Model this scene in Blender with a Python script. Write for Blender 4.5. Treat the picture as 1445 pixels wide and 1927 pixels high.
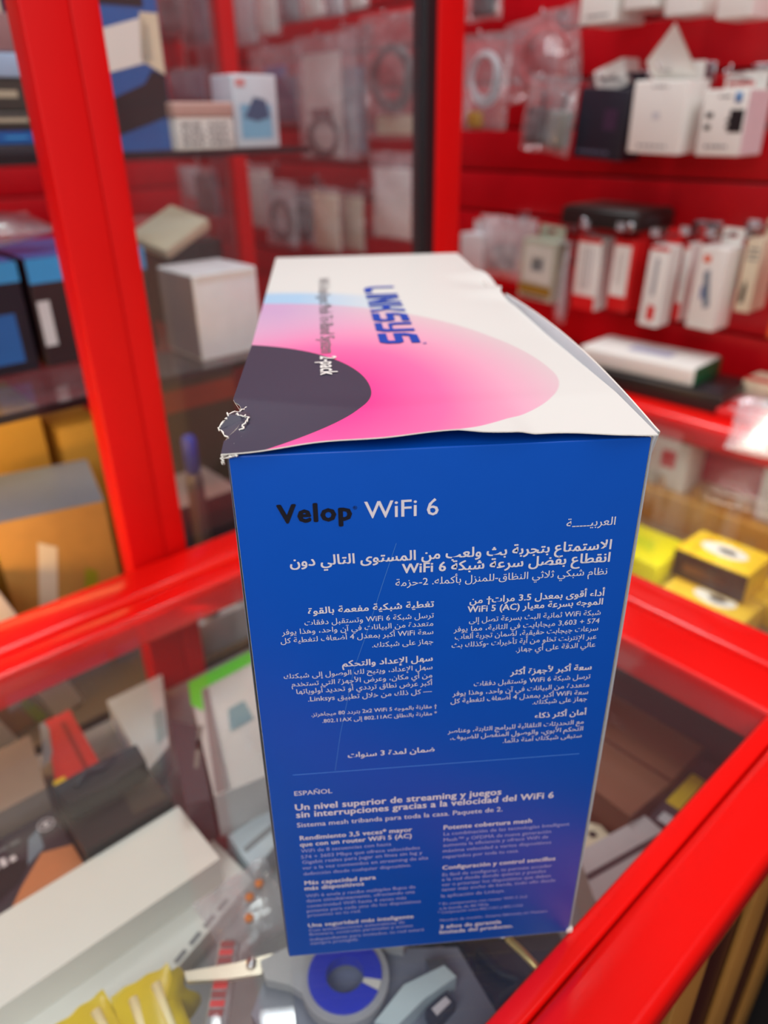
import bpy, bmesh, math, random, re
from mathutils import Matrix, Vector
random.seed(7)
SC = bpy.context.scene
for o in list(bpy.data.objects): bpy.data.objects.remove(o)
COL = SC.collection
# ------------------------------------------------------------------ camera
FPX, CX, CY = 1386.65, 722.5, 963.5
RM = Matrix(((0.9964, -0.0840, -0.0129), (-0.0507, -0.4654, -0.8837), (0.0682, 0.8811, -0.4679)))  # world -> (right, down, forward)
CAM = Vector((0.0325, -0.2139, 0.3513))
cd = bpy.data.cameras.new('camera'); cam = bpy.data.objects.new('camera', cd); COL.objects.link(cam)
rt, dn, fw = (Vector(RM[i]).normalized() for i in range(3))
rt = (rt - fw * rt.dot(fw)).normalized(); dn = fw.cross(rt)
m = Matrix((rt, -dn, -fw)).transposed().to_4x4(); m.translation = CAM
cam.matrix_world = m
cd.sensor_fit = 'VERTICAL'; cd.sensor_height = 36; cd.lens = FPX / 1927 * 36
cd.clip_start = .01; cd.clip_end = 50
cd.dof.use_dof = True; cd.dof.focus_distance = .256; cd.dof.aperture_fstop = 6.2
SC.camera = cam
# ------------------------------------------------------------------ light, exposure
SC.view_settings.view_transform = 'Standard'; SC.view_settings.look = 'None'
SC.view_settings.exposure = 0.0; SC.view_settings.gamma = 1; SC.view_settings.use_curve_mapping = False
W = bpy.data.worlds.new('world'); SC.world = W; W.use_nodes = True
W.node_tree.nodes['Background'].inputs[0].default_value = (1.0, .97, .95, 1)
W.node_tree.nodes['Background'].inputs[1].default_value = .27
TH = 0.6459
U1 = Vector((math.cos(TH), math.sin(TH), 0)); U2 = Vector((-math.sin(TH), math.cos(TH), 0))
def ST(s, t, z=0.0): return U1 * s + U2 * t + Vector((0, 0, z))   # counter axes: s along the rails, t across the counter
def area(name, loc, size, power, color=(1, 1, 1), target=None, sy=None):
    l = bpy.data.lights.new(name, 'AREA'); l.energy = power; l.color = color; l.size = size
    if sy: l.shape = 'RECTANGLE'; l.size_y = sy
    o = bpy.data.objects.new(name, l); COL.objects.link(o); o.location = loc
    d = (Vector(target) - Vector(loc)) if target is not None else Vector((0, 0, -1))
    o.rotation_euler = d.to_track_quat('-Z', 'Y').to_euler(); return o
area('ceiling_panel_light', ST(.3, .1, 1.7), .7, 3.4, (.96, .985, 1), sy=.7)
area('ceiling_panel_light', ST(.79, .95, 1.7), .36, 13, (.97, .985, 1), sy=.42)
area('ceiling_panel_light', ST(.5, -.9, 1.6), .7, 11, (.97, .985, 1), target=ST(.9, .4, .2), sy=.7)
area('added_front_fill', Vector((-.20, -.62, .68)), .60, 5.0, (.97, .985, 1), target=(.05, .1, .18), sy=.4)  # added unseen light so the blue front fades towards its foot
area('cabinet_strip_light', ST(.05, .64, .118), .4, .22, (1, .66, .25), sy=.03)
area('base_strip_light', ST(-.2, .40, .04), .2, .9, (1, .55, .16), target=ST(.1, .42, .05), sy=.05)
area('added_cabinet_fill', ST(.25, .47, 1.1), .3, 2.6, (.96, .98, 1), sy=.1)  # added unseen fill that brightens the goods in the cabinet
area('counter_strip_light', ST(.15, .30, -.012), .5, .14, (1, .93, .8), target=ST(.1, .1, -.14), sy=.01)
area('counter_strip_light', ST(.60, .1, -.012), .02, .30, (1, .9, .7), target=ST(.66, .1, -.14), sy=.5)
# ------------------------------------------------------------------ pixels to points
def ray(x, y): return RM.transposed() @ Vector(((x - CX) / FPX, (y - CY) / FPX, 1))
def on_z(x, y, z=0.0):
    v = ray(x, y); return CAM + v * ((z - CAM.z) / v.z)
def on_s(x, y, s):
    v = ray(x, y); return CAM + v * ((s - CAM.dot(U1)) / v.dot(U1))
def on_t(x, y, t):
    v = ray(x, y); return CAM + v * ((t - CAM.dot(U2)) / v.dot(U2))
def st(P): return P.dot(U1), P.dot(U2), P.z
# ------------------------------------------------------------------ materials
def lin(c):
    c = c / 255
    return c / 12.92 if c <= .04045 else ((c + .055) / 1.055) ** 2.4
def rgb(*c): return tuple(lin(v) for v in c) + (1,)
MATS = {}
def mat(name, c, rough=.45, var=.08, bump=.0, scale=60, metal=0, coat=0, spec=.5, emit=None, es=1):
    if name in MATS: return MATS[name]
    m = bpy.data.materials.new(name); m.use_nodes = True; n = m.node_tree.nodes; L = m.node_tree.links
    b = n['Principled BSDF']; c = rgb(*c)
    b.inputs['Roughness'].default_value = rough; b.inputs['Metallic'].default_value = metal
    b.inputs['Coat Weight'].default_value = coat; b.inputs['Specular IOR Level'].default_value = spec
    tc = n.new('ShaderNodeTexCoord'); nz = n.new('ShaderNodeTexNoise'); nz.inputs['Scale'].default_value = scale
    nz.inputs['Detail'].default_value = 4; L.new(tc.outputs['Object'], nz.inputs['Vector'])
    mx = n.new('ShaderNodeMix'); mx.data_type = 'RGBA'
    mx.inputs[6].default_value = tuple(v * (1 - var) for v in c[:3]) + (1,)
    mx.inputs[7].default_value = tuple(min(1, v * (1 + var)) for v in c[:3]) + (1,)
    L.new(nz.outputs['Fac'], mx.inputs[0]); L.new(mx.outputs[2], b.inputs['Base Color'])
    if bump:
        bp = n.new('ShaderNodeBump'); bp.inputs['Strength'].default_value = bump; bp.inputs['Distance'].default_value = .002
        L.new(nz.outputs['Fac'], bp.inputs['Height']); L.new(bp.outputs['Normal'], b.inputs['Normal'])
    if emit: b.inputs['Emission Color'].default_value = rgb(*emit); b.inputs['Emission Strength'].default_value = es
    MATS[name] = m; return m
def clear(name, tint=(1, 1, 1), haze=0.0, rough=.03, ior=1.5, bump=0, scale=50, hazec=(235, 235, 240)):
    if name in MATS: return MATS[name]
    m = bpy.data.materials.new(name); m.use_nodes = True; n = m.node_tree.nodes; L = m.node_tree.links
    n.remove(n['Principled BSDF']); out = n['Material Output']
    tr = n.new('ShaderNodeBsdfTransparent'); tr.inputs[0].default_value = tuple(tint) + (1,)
    gl = n.new('ShaderNodeBsdfGlossy'); gl.inputs['Roughness'].default_value = rough
    lw = n.new('ShaderNodeLayerWeight'); lw.inputs[0].default_value = .5; f0 = ((ior - 1) / (ior + 1)) ** 2   # Schlick, the same from both sides
    pw = n.new('ShaderNodeMath'); pw.operation = 'POWER'; pw.inputs[1].default_value = 5; L.new(lw.outputs['Facing'], pw.inputs[0])
    fr = n.new('ShaderNodeMath'); fr.operation = 'MULTIPLY_ADD'; fr.inputs[1].default_value = 1 - f0; fr.inputs[2].default_value = f0; L.new(pw.outputs[0], fr.inputs[0])
    df = n.new('ShaderNodeBsdfDiffuse'); df.inputs[0].default_value = rgb(*hazec)
    tc = n.new('ShaderNodeTexCoord'); nz = n.new('ShaderNodeTexNoise'); nz.inputs['Scale'].default_value = scale; nz.inputs['Detail'].default_value = 3
    L.new(tc.outputs['Object'], nz.inputs['Vector'])
    m1 = n.new('ShaderNodeMixShader'); m2 = n.new('ShaderNodeMixShader')
    mr = n.new('ShaderNodeMath'); mr.operation = 'MULTIPLY'; mr.inputs[1].default_value = haze * 2
    L.new(nz.outputs['Fac'], mr.inputs[0]); L.new(mr.outputs[0], m1.inputs[0])
    L.new(tr.outputs[0], m1.inputs[1]); L.new(df.outputs[0], m1.inputs[2])
    L.new(fr.outputs[0], m2.inputs[0]); L.new(m1.outputs[0], m2.inputs[1]); L.new(gl.outputs[0], m2.inputs[2])
    L.new(m2.outputs[0], out.inputs['Surface'])
    if bump:
        bp = n.new('ShaderNodeBump'); bp.inputs['Strength'].default_value = bump; bp.inputs['Distance'].default_value = .004
        L.new(nz.outputs['Fac'], bp.inputs['Height'])
        for q in (gl, lw, df): L.new(bp.outputs['Normal'], q.inputs['Normal'])
    MATS[name] = m; return m
RED = mat('red_lacquer', (244, 20, 15), .22, .05, .03, 25, coat=.12)
RAILRED = RED
POSTRED = mat('red_post_paint', (214, 4, 6), .5, .04, .02, 20, spec=.25)
SLAT = mat('red_slat_laminate', (190, 6, 22), .35, .06, .0, 30)
GROOVE = mat('groove_dark_red', (70, 4, 14), .6)
WHITE = mat('white_card', (236, 235, 229), .5, .02, .03, 40)
CREAM = mat('cream_card', (226, 214, 186), .55, .04, .03, 40)
GREY = mat('grey_card', (150, 150, 156), .5)
PALE = mat('pale_grey_plastic', (205, 206, 210), .4)
BLACK = mat('black_card', (22, 21, 26), .45)
DARK = mat('charcoal_card', (48, 45, 52), .5)
PURP = mat('plum_black_card', (58, 48, 58), .45)
BLUE = mat('box_blue', (0, 76, 176), .34, .03, .015, 90, spec=.28)
SKY = mat('sky_blue_print', (60, 150, 215), .4)
MIDB = mat('mid_blue_print', (40, 100, 175), .4)
NAVY = mat('navy_plastic', (40, 44, 100), .4)
PRED = mat('print_red', (215, 30, 32), .4)
YEL = mat('yellow_card', (245, 205, 30), .4)
LIME = mat('lime_yellow_card', (235, 228, 20), .4)
GOLD = mat('gold_board', (205, 150, 50), .4, .2, .05, 30)
KRAFT = mat('kraft_carton', (186, 138, 66), .7, .18, .06, 40)
BROWN = mat('brown_carton', (120, 74, 48), .6, .1, .03, 40)
TAUPE = mat('taupe_card', (160, 140, 126), .5)
GREEN = mat('green_card', (96, 205, 52), .4)
WOOD = mat('varnished_wood', (176, 122, 58), .35, .3, .05, 14)
STEEL = mat('chrome_steel', (200, 200, 205), .22, .05, metal=1)
BRASS = mat('brass_rod', (226, 200, 130), .3, .05, metal=.6)
INK = mat('black_ink', (14, 14, 26), .4)
LTXT = mat('pale_print', (222, 214, 220), .45)
DTXT = mat('dim_violet_print', (165, 165, 214), .45)
BTXT = mat('blue_print', (4, 66, 172), .5, spec=.15)
GTXT = mat('grey_print', (120, 120, 124), .5)
FILM = clear('clear_film', (.97, .97, .98), .13, .15, 2.0, .9, 45)
MILK = clear('milky_film', (.95, .95, .97), .2, .15, 1.9, .9, 45)
GLASS = clear('case_glass', (.97, .985, .98), .012, .015, 1.5, 0, 8)
# ------------------------------------------------------------------ mesh builder
class M:
    def __init__(s): s.V, s.F, s.I, s.S, s.m = [], [], [], [], []
    def add(s, vs, fs, mt, smooth=False, X=None):
        if mt not in s.m: s.m.append(mt)
        k = s.m.index(mt); b = len(s.V)
        s.V += [tuple(X @ Vector(v)) if X else tuple(v) for v in vs]
        for f in fs: s.F.append([b + i for i in f]); s.I.append(k); s.S.append(smooth)
        return s
    def box(s, x0, x1, y0, y1, z0, z1, mt, bev=0, X=None):
        bm = bmesh.new(); bmesh.ops.create_cube(bm, size=1)
        for v in bm.verts: v.co = ((x0 + x1) / 2 + v.co.x * (x1 - x0), (y0 + y1) / 2 + v.co.y * (y1 - y0), (z0 + z1) / 2 + v.co.z * (z1 - z0))
        if bev: bmesh.ops.bevel(bm, geom=bm.edges[:], offset=bev, segments=3, profile=.5, affect='EDGES')
        bm.verts.index_update()
        s.add([v.co.copy() for v in bm.verts], [[v.index for v in f.verts] for f in bm.faces], mt, bool(bev), X); bm.free(); return s
    def prism(s, poly, z0, z1, mt, X=None):
        n = len(poly)
        if sum(poly[i][0] * poly[(i + 1) % n][1] - poly[(i + 1) % n][0] * poly[i][1] for i in range(n)) < 0: poly = poly[::-1]
        vs = [(x, y, z0) for x, y in poly] + [(x, y, z1) for x, y in poly]
        fs = [list(range(n))[::-1], list(range(n, 2 * n))] + [[i, (i + 1) % n, n + (i + 1) % n, n + i] for i in range(n)]
        return s.add(vs, fs, mt, False, X)
    def tube(s, pts, r, mt, n=8, closed=False, X=None):
        pts = [Vector(p) for p in pts]; N = len(pts); vs, fs = [], []
        up = Vector((.3, .2, 1)).normalized()
        for i, p in enumerate(pts):
            a = pts[(i - 1) % N] if closed or i else p; b = pts[(i + 1) % N] if closed or i < N - 1 else p
            d = (b - a).normalized(); x = d.cross(up)
            if x.length < 1e-4: x = d.orthogonal()
            x.normalize(); y = d.cross(x); rr = r[i] if isinstance(r, (list, tuple)) else r
            vs += [p + x * (rr * math.cos(6.2832 * k / n)) + y * (rr * math.sin(6.2832 * k / n)) for k in range(n)]
        for i in range(N if closed else N - 1):
            j = (i + 1) % N
            fs += [[i * n + k, i * n + (k + 1) % n, j * n + (k + 1) % n, j * n + k] for k in range(n)]
        if not closed: fs += [list(range(n))[::-1], [(N - 1) * n + k for k in range(n)]]
        return s.add(vs, fs, mt, True, X)
    def lathe(s, prof, mt, n=24, X=None, smooth=True):
        vs, fs, k = [], [], len(prof)
        for i in range(n):
            a = 6.28319 * i / n; vs += [(r * math.cos(a), r * math.sin(a), z) for r, z in prof]
        for i in range(n):
            j = (i + 1) % n
            fs += [[i * k + q, j * k + q, j * k + q + 1, i * k + q + 1] for q in range(k - 1)]
        return s.add(vs, fs, mt, smooth, X)
    def grid(s, fn, nu, nv, mt, smooth=True, X=None):
        vs = [fn(i / nu, j / nv) for j in range(nv + 1) for i in range(nu + 1)]
        fs = [[j * (nu + 1) + i, j * (nu + 1) + i + 1, (j + 1) * (nu + 1) + i + 1, (j + 1) * (nu + 1) + i] for j in range(nv) for i in range(nu)]
        return s.add(vs, fs, mt, smooth, X)
    def quad(s, a, b, c, d, mt, X=None): return s.add([a, b, c, d], [[0, 1, 2, 3]], mt, False, X)
    def build(s, name, parent=None, loc=None, rot=0):
        me = bpy.data.meshes.new(name); me.from_pydata(s.V, [], s.F)
        for q in s.m: me.materials.append(q)
        me.polygons.foreach_set('material_index', s.I); me.polygons.foreach_set('use_smooth', s.S); me.update()
        o = bpy.data.objects.new(name, me); COL.objects.link(o)
        if parent: o.parent = parent
        if loc is not None: o.location = loc
        o.rotation_euler = (0, 0, rot) if not isinstance(rot, tuple) else rot
        return o
def tag(o, label=None, cat=None, group=None, kind=None):
    for k, v in (('label', label), ('category', cat), ('group', group), ('kind', kind)):
        if v: o[k] = v
    return o
def thing(name, label, cat, loc=(0, 0, 0), rot=0, group=None):
    o = bpy.data.objects.new(name, None); o.empty_display_size = .02; COL.objects.link(o); o.location = loc
    o.rotation_euler = (0, 0, rot) if not isinstance(rot, tuple) else rot
    return tag(o, label, cat, group)
# ------------------------------------------------------------------ lettering
AR = {}
def _ar(): 
    four = {'ب':0xFE8F,'ت':0xFE95,'ث':0xFE99,'ج':0xFE9D,'ح':0xFEA1,'خ':0xFEA5,'س':0xFEB1,'ش':0xFEB5,'ص':0xFEB9,'ض':0xFEBD,'ط':0xFEC1,'ظ':0xFEC5,'ع':0xFEC9,'غ':0xFECD,'ف':0xFED1,'ق':0xFED5,'ك':0xFED9,'ل':0xFEDD,'م':0xFEE1,'ن':0xFEE5,'ه':0xFEE9,'ي':0xFEF1,'ئ':0xFE89}
    two = {'ا':0xFE8D,'أ':0xFE83,'إ':0xFE87,'آ':0xFE81,'ة':0xFE93,'د':0xFEA9,'ذ':0xFEAB,'ر':0xFEAD,'ز':0xFEAF,'و':0xFEED,'ى':0xFEEF,'ؤ':0xFE85}
    for k, v in four.items(): AR[k] = (v, v + 1, v + 2, v + 3)
    for k, v in two.items(): AR[k] = (v, v + 1, None, None)
    AR['ء'] = (0xFE80, None, None, None); AR['ـ'] = (0x640,) * 4
_ar()
LA = {'ا': 0xFEFB, 'أ': 0xFEF7, 'إ': 0xFEF9, 'آ': 0xFEF5}
def shape_ar(w):
    out = []; i = 0; prev = False
    while i < len(w):
        c = w[i]
        if c not in AR: out.append(c); prev = False; i += 1; continue
        if c == 'ل' and i + 1 < len(w) and w[i + 1] in LA:
            out.append(chr(LA[w[i + 1]] + (1 if prev else 0))); prev = False; i += 2; continue
        f = AR[c]; nxt = i + 1 < len(w) and w[i + 1] in AR and AR[w[i + 1]][1] is not None
        joinn = nxt and f[2] is not None
        k = (3 if joinn else 1) if (prev and f[1]) else (2 if joinn else 0)
        out.append(chr(f[k])); prev = joinn; i += 1
    return ''.join(out)
def rtl(sx):
    sx = ''.join(c for c in sx if c not in '\u064b\u064f\u064e')
    res = []
    for k, part in enumerate(re.split(r'([A-Za-z0-9][A-Za-z0-9 .,()]*[A-Za-z0-9)]|[A-Za-z0-9])', sx)):
        res.append(part if k % 2 else shape_ar(part)[::-1])
    return ''.join(res[::-1])
TCACHE = {}
def text_mesh(sx, bold):
    key = (sx, bold)
    if key in TCACHE: return TCACHE[key]
    c = bpy.data.curves.new('lettering', 'FONT'); c.body = sx; c.resolution_u = 2
    if bold == 2: c.space_character = 1.10
    if bold == 1: c.space_character = 1.03
    o = bpy.data.objects.new('lettering', c); COL.objects.link(o)
    me = bpy.data.meshes.new_from_object(o.evaluated_get(bpy.context.evaluated_depsgraph_get()))
    vs = [v.co.copy() for v in me.vertices]; fs = [list(p.vertices) for p in me.polygons]
    bpy.data.objects.remove(o); bpy.data.curves.remove(c); bpy.data.meshes.remove(me)
    # heavier weights are the same letters struck several times, a hair apart
    sh = {0: [(-.007, 0), (.007, 0)], 1: [(-.026, -.014), (.026, -.014), (-.026, .014), (.026, .014), (0, 0)], 2: [(.040 * math.cos(a * .7854), .032 * math.sin(a * .7854)) for a in range(8)] + [(0, 0)]}[int(bold)]
    V, F = [], []
    for q, (dx, dy) in enumerate(sh):
        k = len(V); V += [Vector((v.x + dx, v.y + dy, q * 1.5e-5)) for v in vs]; F += [[k + i for i in f] for f in fs]
    TCACHE[key] = (V, F); return V, F
def put_text(mb, sx, mt, p0, p1, em, bold, place):
    """letters stand on the line p0-p1 of a surface with the given em height; place maps (u, v) to a point"""
    vs, fs = text_mesh(sx, bold)
    x0 = min(v.x for v in vs); x1 = max(v.x for v in vs)
    dx, dy = p1[0] - p0[0], p1[1] - p0[1]; ln = math.hypot(dx, dy); dx /= ln; dy /= ln; k = ln / (x1 - x0)
    if em is None: em = k
    out = []
    for v in vs:
        a = (v.x - x0) * k; b = v.y * em
        out.append(place(p0[0] + dx * a - dy * b, p0[1] + dy * a + dx * b, v.z))
    mb.add(out, fs, mt)
# ------------------------------------------------------------------ the room
def struct(name, mb, X=None):
    o = mb.build(name); o['kind'] = 'structure'; return o
WALL_S = .985; PITCH = .0665; Z0 = st(on_s(1000, 325, WALL_S))[2]
RT = Matrix.Rotation(TH, 4, 'Z')
FLOORM = mat('floor_tile', (150, 140, 132), .4, .1, 0, 4)
struct('floor', M().box(-2.5, 1.0, -2.2, 1.8, -.95, -.9, FLOORM, X=RT))
w = M(); w.box(WALL_S + .012, WALL_S + .03, -2.2, 1.8, -.9, 1.9, GROOVE, X=RT)
for i in range(-17, 24):
    z = Z0 + i * PITCH
    w.box(WALL_S, WALL_S + .014, -2.2, 1.78, z + .002, z + PITCH - .002, SLAT, .0015, X=RT)
struct('wall_right', w)
w = M(); w.box(-2.5, WALL_S, 1.79, 1.82, -.9, 1.9, GROOVE, X=RT)
for i in range(-17, 24):
    z = Z0 + i * PITCH
    w.box(-2.5, WALL_S - .002, 1.776, 1.792, z + .002, z + PITCH - .002, SLAT, .0015, X=RT)
struct('wall_back', w)
# ------------------------------------------------------------------ display counters
c1 = thing('display_counter', 'red framed glass-topped display counter the tall blue box stands on', 'counter', ST(0, 0, -.9), TH)
H = .9
def rail(mb, s0, s1, t0, t1, z0, z1, bev=.004): mb.box(s0, s1, t0, t1, H + z0, H + z1, RAILRED, bev)
b = M(); rail(b, -.9, .376, .332, .374, -.03, .004); rail(b, -.9, .376, .308, .331, -.03, .0, .003); b.build('back_rail', c1)
b = M(); rail(b, -.9, .376, -.131, -.0945, -.022, .003, .006); rail(b, -.9, .376, -.0935, -.0815, -.022, 0, .002); b.build('front_rail', c1)
b = M(); rail(b, .3315, .3755, -.131, .374, -.03, .001, .003); b.build('end_rail', c1)
b = M(); b.box(-.9, .3315, -.0815, .308, H - .006, H - .0002, GLASS); b.build('glass_top', c1)
b = M(); b.box(-.9, .372, -.115, .372, H - .15, H - .14, mat('shelf_board', (150, 150, 152), .4)); b.build('goods_shelf', c1)
b = M(); b.box(-.9, .372, -.1232, -.118, 0, H - .0215, mat('dark_red_panel', (60, 6, 9), .4)); b.box(-.9, .372, -.107, .372, 0, H - .3, BLACK); b.build('front_panel', c1)
b = M(); b.box(-.9, .374, -.128, -.1235, H - .037, H - .0215, WOOD, .001); b.build('wood_trim', c1)
for k in range(-9, 2):
    s = .252 + .0925 * k
    b = M(); b.box(s - .0175, s + .0175, -.1275, -.1235, .0, H - .036, WOOD, .0008); b.build('wood_fin', c1)
b = M(); b.tube([(.099, -.088, H - .03), (.101, -.062, H - .03), (.101, -.034, H - .03)], .0021, BRASS); b.lathe([(0, 0), (.0035, 0), (.0035, .003), (0, .003)], STEEL, 12, Matrix.Translation((.101, -.05, H - .031))); b.build('support_rod', c1)
c2 = thing('display_counter', 'second red glass counter holding yellow boxes against the slat wall', 'counter', ST(0, 0, -.9), TH)
b = M(); rail(b, .3765, .416, -1.2, .374, -.03, .003, .004); b.build('near_rail', c2)
b = M(); rail(b, .787, .838, -1.2, .9, -.03, .006, .008); rail(b, .838, .98, -1.2, .9, -.02, .003, .003); b.build('far_rail', c2)
b = M(); b.box(.416, .787, -1.2, .374, H - .006, H - .0002, GLASS); b.build('glass_top', c2)
b = M(); b.box(.41, .79, -1.2, .374, H - .16, H - .15, mat('case_floor', (140, 110, 70), .5)); b.build('goods_shelf', c2)
b = M(); b.box(.78, .788, -1.2, .374, H - .15, H - .105, GOLD, .001); b.box(.788, .86, -1.2, .374, H - .112, H - .105, GOLD, .001); b.build('gold_step', c2)
b = M(); b.box(.86, .87, -1.2, .374, 0, H - .02, mat('case_back_red', (190, 16, 24), .4)); b.box(.378, .39, -1.2, .374, 0, H - .03, BLACK); b.build('back_panel', c2)
# ------------------------------------------------------------------ glass tower cabinet
cb = thing('display_cabinet', 'tall red-posted glass cabinet standing behind the counter on the left', 'cabinet', ST(.3, .6, -.9), TH)
CB = Matrix.Translation((-.3, -.6, .9))
b = M(); b.box(.0985, .131, .3765, .402, -.9, 1.2, POSTRED, .0015, CB); b.box(.1315, .1525, .378, .402, -.9, 1.2, POSTRED, .0015, CB); b.build('post', cb)
b = M(); b.box(.499, .523, .80, .825, -.9, 1.2, POSTRED, .0015, CB); b.build('post', cb)
b = M(); b.box(.4875, .524, .39, .415, -.9, 1.2, POSTRED, .0015, CB); b.build('post', cb)
b = M(); b.box(.472, .487, .392, .41, -.9, 1.2, BLACK, .001, CB); b.build('black_strip', cb)  # plain black strip along the left of the narrow front post
EDGE = mat('dark_glass_edge', (38, 34, 38), .2)
b = M(); b.box(-.35, .46, .57, .80, .3235, .3275, clear('shelf_glass', (.8, .85, .83), .05), 0, CB); b.box(-.35, .46, .566, .57, .3215, .3280, EDGE, 0, CB); b.build('glass_shelf', cb)
b = M(); b.box(-.35, .335, .47, .80, .129, .1345, clear('shelf_glass'), 0, CB); b.box(-.35, .335, .466, .47, .128, .135, EDGE, 0, CB); b.build('glass_shelf', cb)
b = M(); b.box(-.35, .523, .42, .80, -.185, -.17, mat('base_board', (120, 92, 56), .5), .002, CB); b.build('base_shelf', cb)
b = M(); b.box(.1525, .472, .396, .400, .0, 1.2, GLASS, 0, CB); b.build('glass_pane', cb)
b = M(); b.box(.462, .468, .76, .80, -.17, 1.2, clear('pane_edge', (.85, .85, .9), .06, .05), 0, CB); b.build('glass_pane', cb)
# ------------------------------------------------------------------ the tall box
bx = thing('product_box', 'tall blue and white product box with a torn corner standing on the glass counter', 'box', (0, 0, .0006))
BW, BD, BH = .1371, .3765, .26
def topz(x, y):
    xs = [(-.01, 0), (0, 0), (.024, .0016), (.058, .0036), (.073, .0042), (.08, .0036), (.092, .0034), (.097, .0022), (.108, .0017), (.128, .0008), (.1371, .0), (.15, 0)]
    for (a, p), (c, q) in zip(xs, xs[1:]):
        if a <= x <= c: e = p + (q - p) * (x - a) / (c - a); break
    else: e = 0
    f = max(0, 1 - y / .045) ** 1.5
    cy = .042 - .32 * min(x, .045) if x < .05 else .027 + .12 * (x - .05)
    crease = (.0034 - .0016 * min(1, x / .06)) * max(0, 1 - (cy - y) / .05 if y < cy else 1 - (y - cy) / .09)
    return BH + .0004 + e * f + crease + .0012 * math.sin(min(1, max(0, y / BD)) * 3.14) * math.sin(min(1, max(0, x / BW)) * 3.14)
def art():
    m = bpy.data.materials.new('lid_artwork'); m.use_nodes = True; n = m.node_tree.nodes; L = m.node_tree.links
    b = n['Principled BSDF']; b.inputs['Roughness'].default_value = .42; b.inputs['Specular IOR Level'].default_value = .3
    tc = n.new('ShaderNodeTexCoord'); sp = n.new('ShaderNodeSeparateXYZ'); L.new(tc.outputs['Object'], sp.inputs[0])
    def op(o, *a, cl=False):
        q = n.new('ShaderNodeMath'); q.operation = o; q.use_clamp = cl
        for i, v in enumerate(a):
            if isinstance(v, (int, float)): q.inputs[i].default_value = v
            else: L.new(v, q.inputs[i])
        return q.outputs[0]
    def mix(f, a, c):
        q = n.new('ShaderNodeMix'); q.data_type = 'RGBA'
        for i, v in ((0, f), (6, a), (7, c)):
            if isinstance(v, tuple): q.inputs[i].default_value = v
            else: L.new(v, q.inputs[i])
        return q.outputs[2]
    X, Y = sp.outputs[0], sp.outputs[1]
    def ell(cx, cy, rx, ru, rl):
        up = op('GREATER_THAN', Y, cy); ry = op('ADD', op('MULTIPLY', up, ru - rl), rl)
        a = op('DIVIDE', op('SUBTRACT', X, cx), rx); c = op('DIVIDE', op('SUBTRACT', Y, cy), ry)
        return op('ADD', op('MULTIPLY', a, a), op('MULTIPLY', c, c))
    def inside(d, soft): return op('MULTIPLY', op('SUBTRACT', 1.0, d), 1 / soft, cl=True)
    nz = n.new('ShaderNodeTexNoise'); nz.inputs['Scale'].default_value = 14; L.new(tc.outputs['Object'], nz.inputs['Vector'])
    dark = inside(ell(-.03, .05, .079, .082, .062), .012)
    pk = ell(-.03, .065, .153, .153, .089); pink = inside(pk, .012)
    bl = op('MULTIPLY', inside(ell(-.03, .065, .187, .187, .1), .12), op('MULTIPLY', op('SUBTRACT', .078, X), 1 / .06, cl=True))
    dx = op('SUBTRACT', X, .03); dy = op('MULTIPLY', op('SUBTRACT', Y, .045), .62)
    dist = op('SQRT', op('ADD', op('MULTIPLY', dx, dx), op('MULTIPLY', dy, dy)))
    f = op('MULTIPLY', op('SUBTRACT', dist, .018), 1 / .075, cl=True)
    cr = n.new('ShaderNodeValToRGB'); L.new(f, cr.inputs[0])
    e = cr.color_ramp.elements; e[0].position = 0; e[0].color = rgb(250, 62, 150); e[1].position = 1; e[1].color = rgb(220, 200, 204)
    q = e.new(.35); q.color = rgb(247, 112, 172); q = e.new(.7); q.color = rgb(232, 172, 196)
    mv = op('MULTIPLY', op('MULTIPLY', op('SUBTRACT', Y, .1), 1 / .09, cl=True), op('MULTIPLY', op('SUBTRACT', .07, X), 1 / .06, cl=True))
    pc = mix(op('MULTIPLY', mv, .8), cr.outputs[0], rgb(200, 160, 208))
    col = mix(bl, rgb(222, 226, 220), rgb(168, 208, 236)); col = mix(pink, col, pc); col = mix(dark, col, rgb(52, 52, 72))
    L.new(col, b.inputs['Base Color'])
    bp = n.new('ShaderNodeBump'); bp.inputs['Strength'].default_value = .12; bp.inputs['Distance'].default_value = .002
    L.new(nz.outputs['Fac'], bp.inputs['Height']); L.new(bp.outputs['Normal'], b.inputs['Normal'])
    return m
ART = art(); CORE = mat('torn_paper_core', (232, 228, 218), .8, .05, .2, 400)
# lid: one sheet with thickness, ragged along the torn corner and the dented right edge
tp = M(); NU, NV = 68, 120
def edge_r(y):   # right edge of the lid, dented where the card tore
    r = BW + .0006
    if .20 < y < .30: r -= .0025 * math.sin((y - .20) / .10 * 3.14) * (0 if y > .225 else .6)
    if .225 <= y < .30: r += .006 * math.sin((y - .225) / .075 * 3.14)
    return r
def edge_l(y):
    if .008 < y < .04: return -.0012 + .0052 * math.sin((y - .008) / .032 * 3.14) + .0007 * math.sin(y * 2100)
    return -.0012
def lid(u, v, dz=0):
    y = -.0012 + (BD + .0012) * v ** 1.25; a, c = edge_l(y), edge_r(y); x = a + (c - a) * u
    z = topz(x, y) + dz
    if .19 < y < .31: z += .0025 * max(0, (x - .11) / .027) * math.sin((y - .19) / .12 * 3.14) * math.sin(y * 90)
    return (x, y - .0008 * math.sin(x * 160) * max(0, 1 - y / .01), z)
tp.grid(lambda u, v: lid(u, v), NU, NV, ART); tp.grid(lambda u, v: lid(1 - u, v, -  .0004), NU, NV, WHITE)
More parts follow.
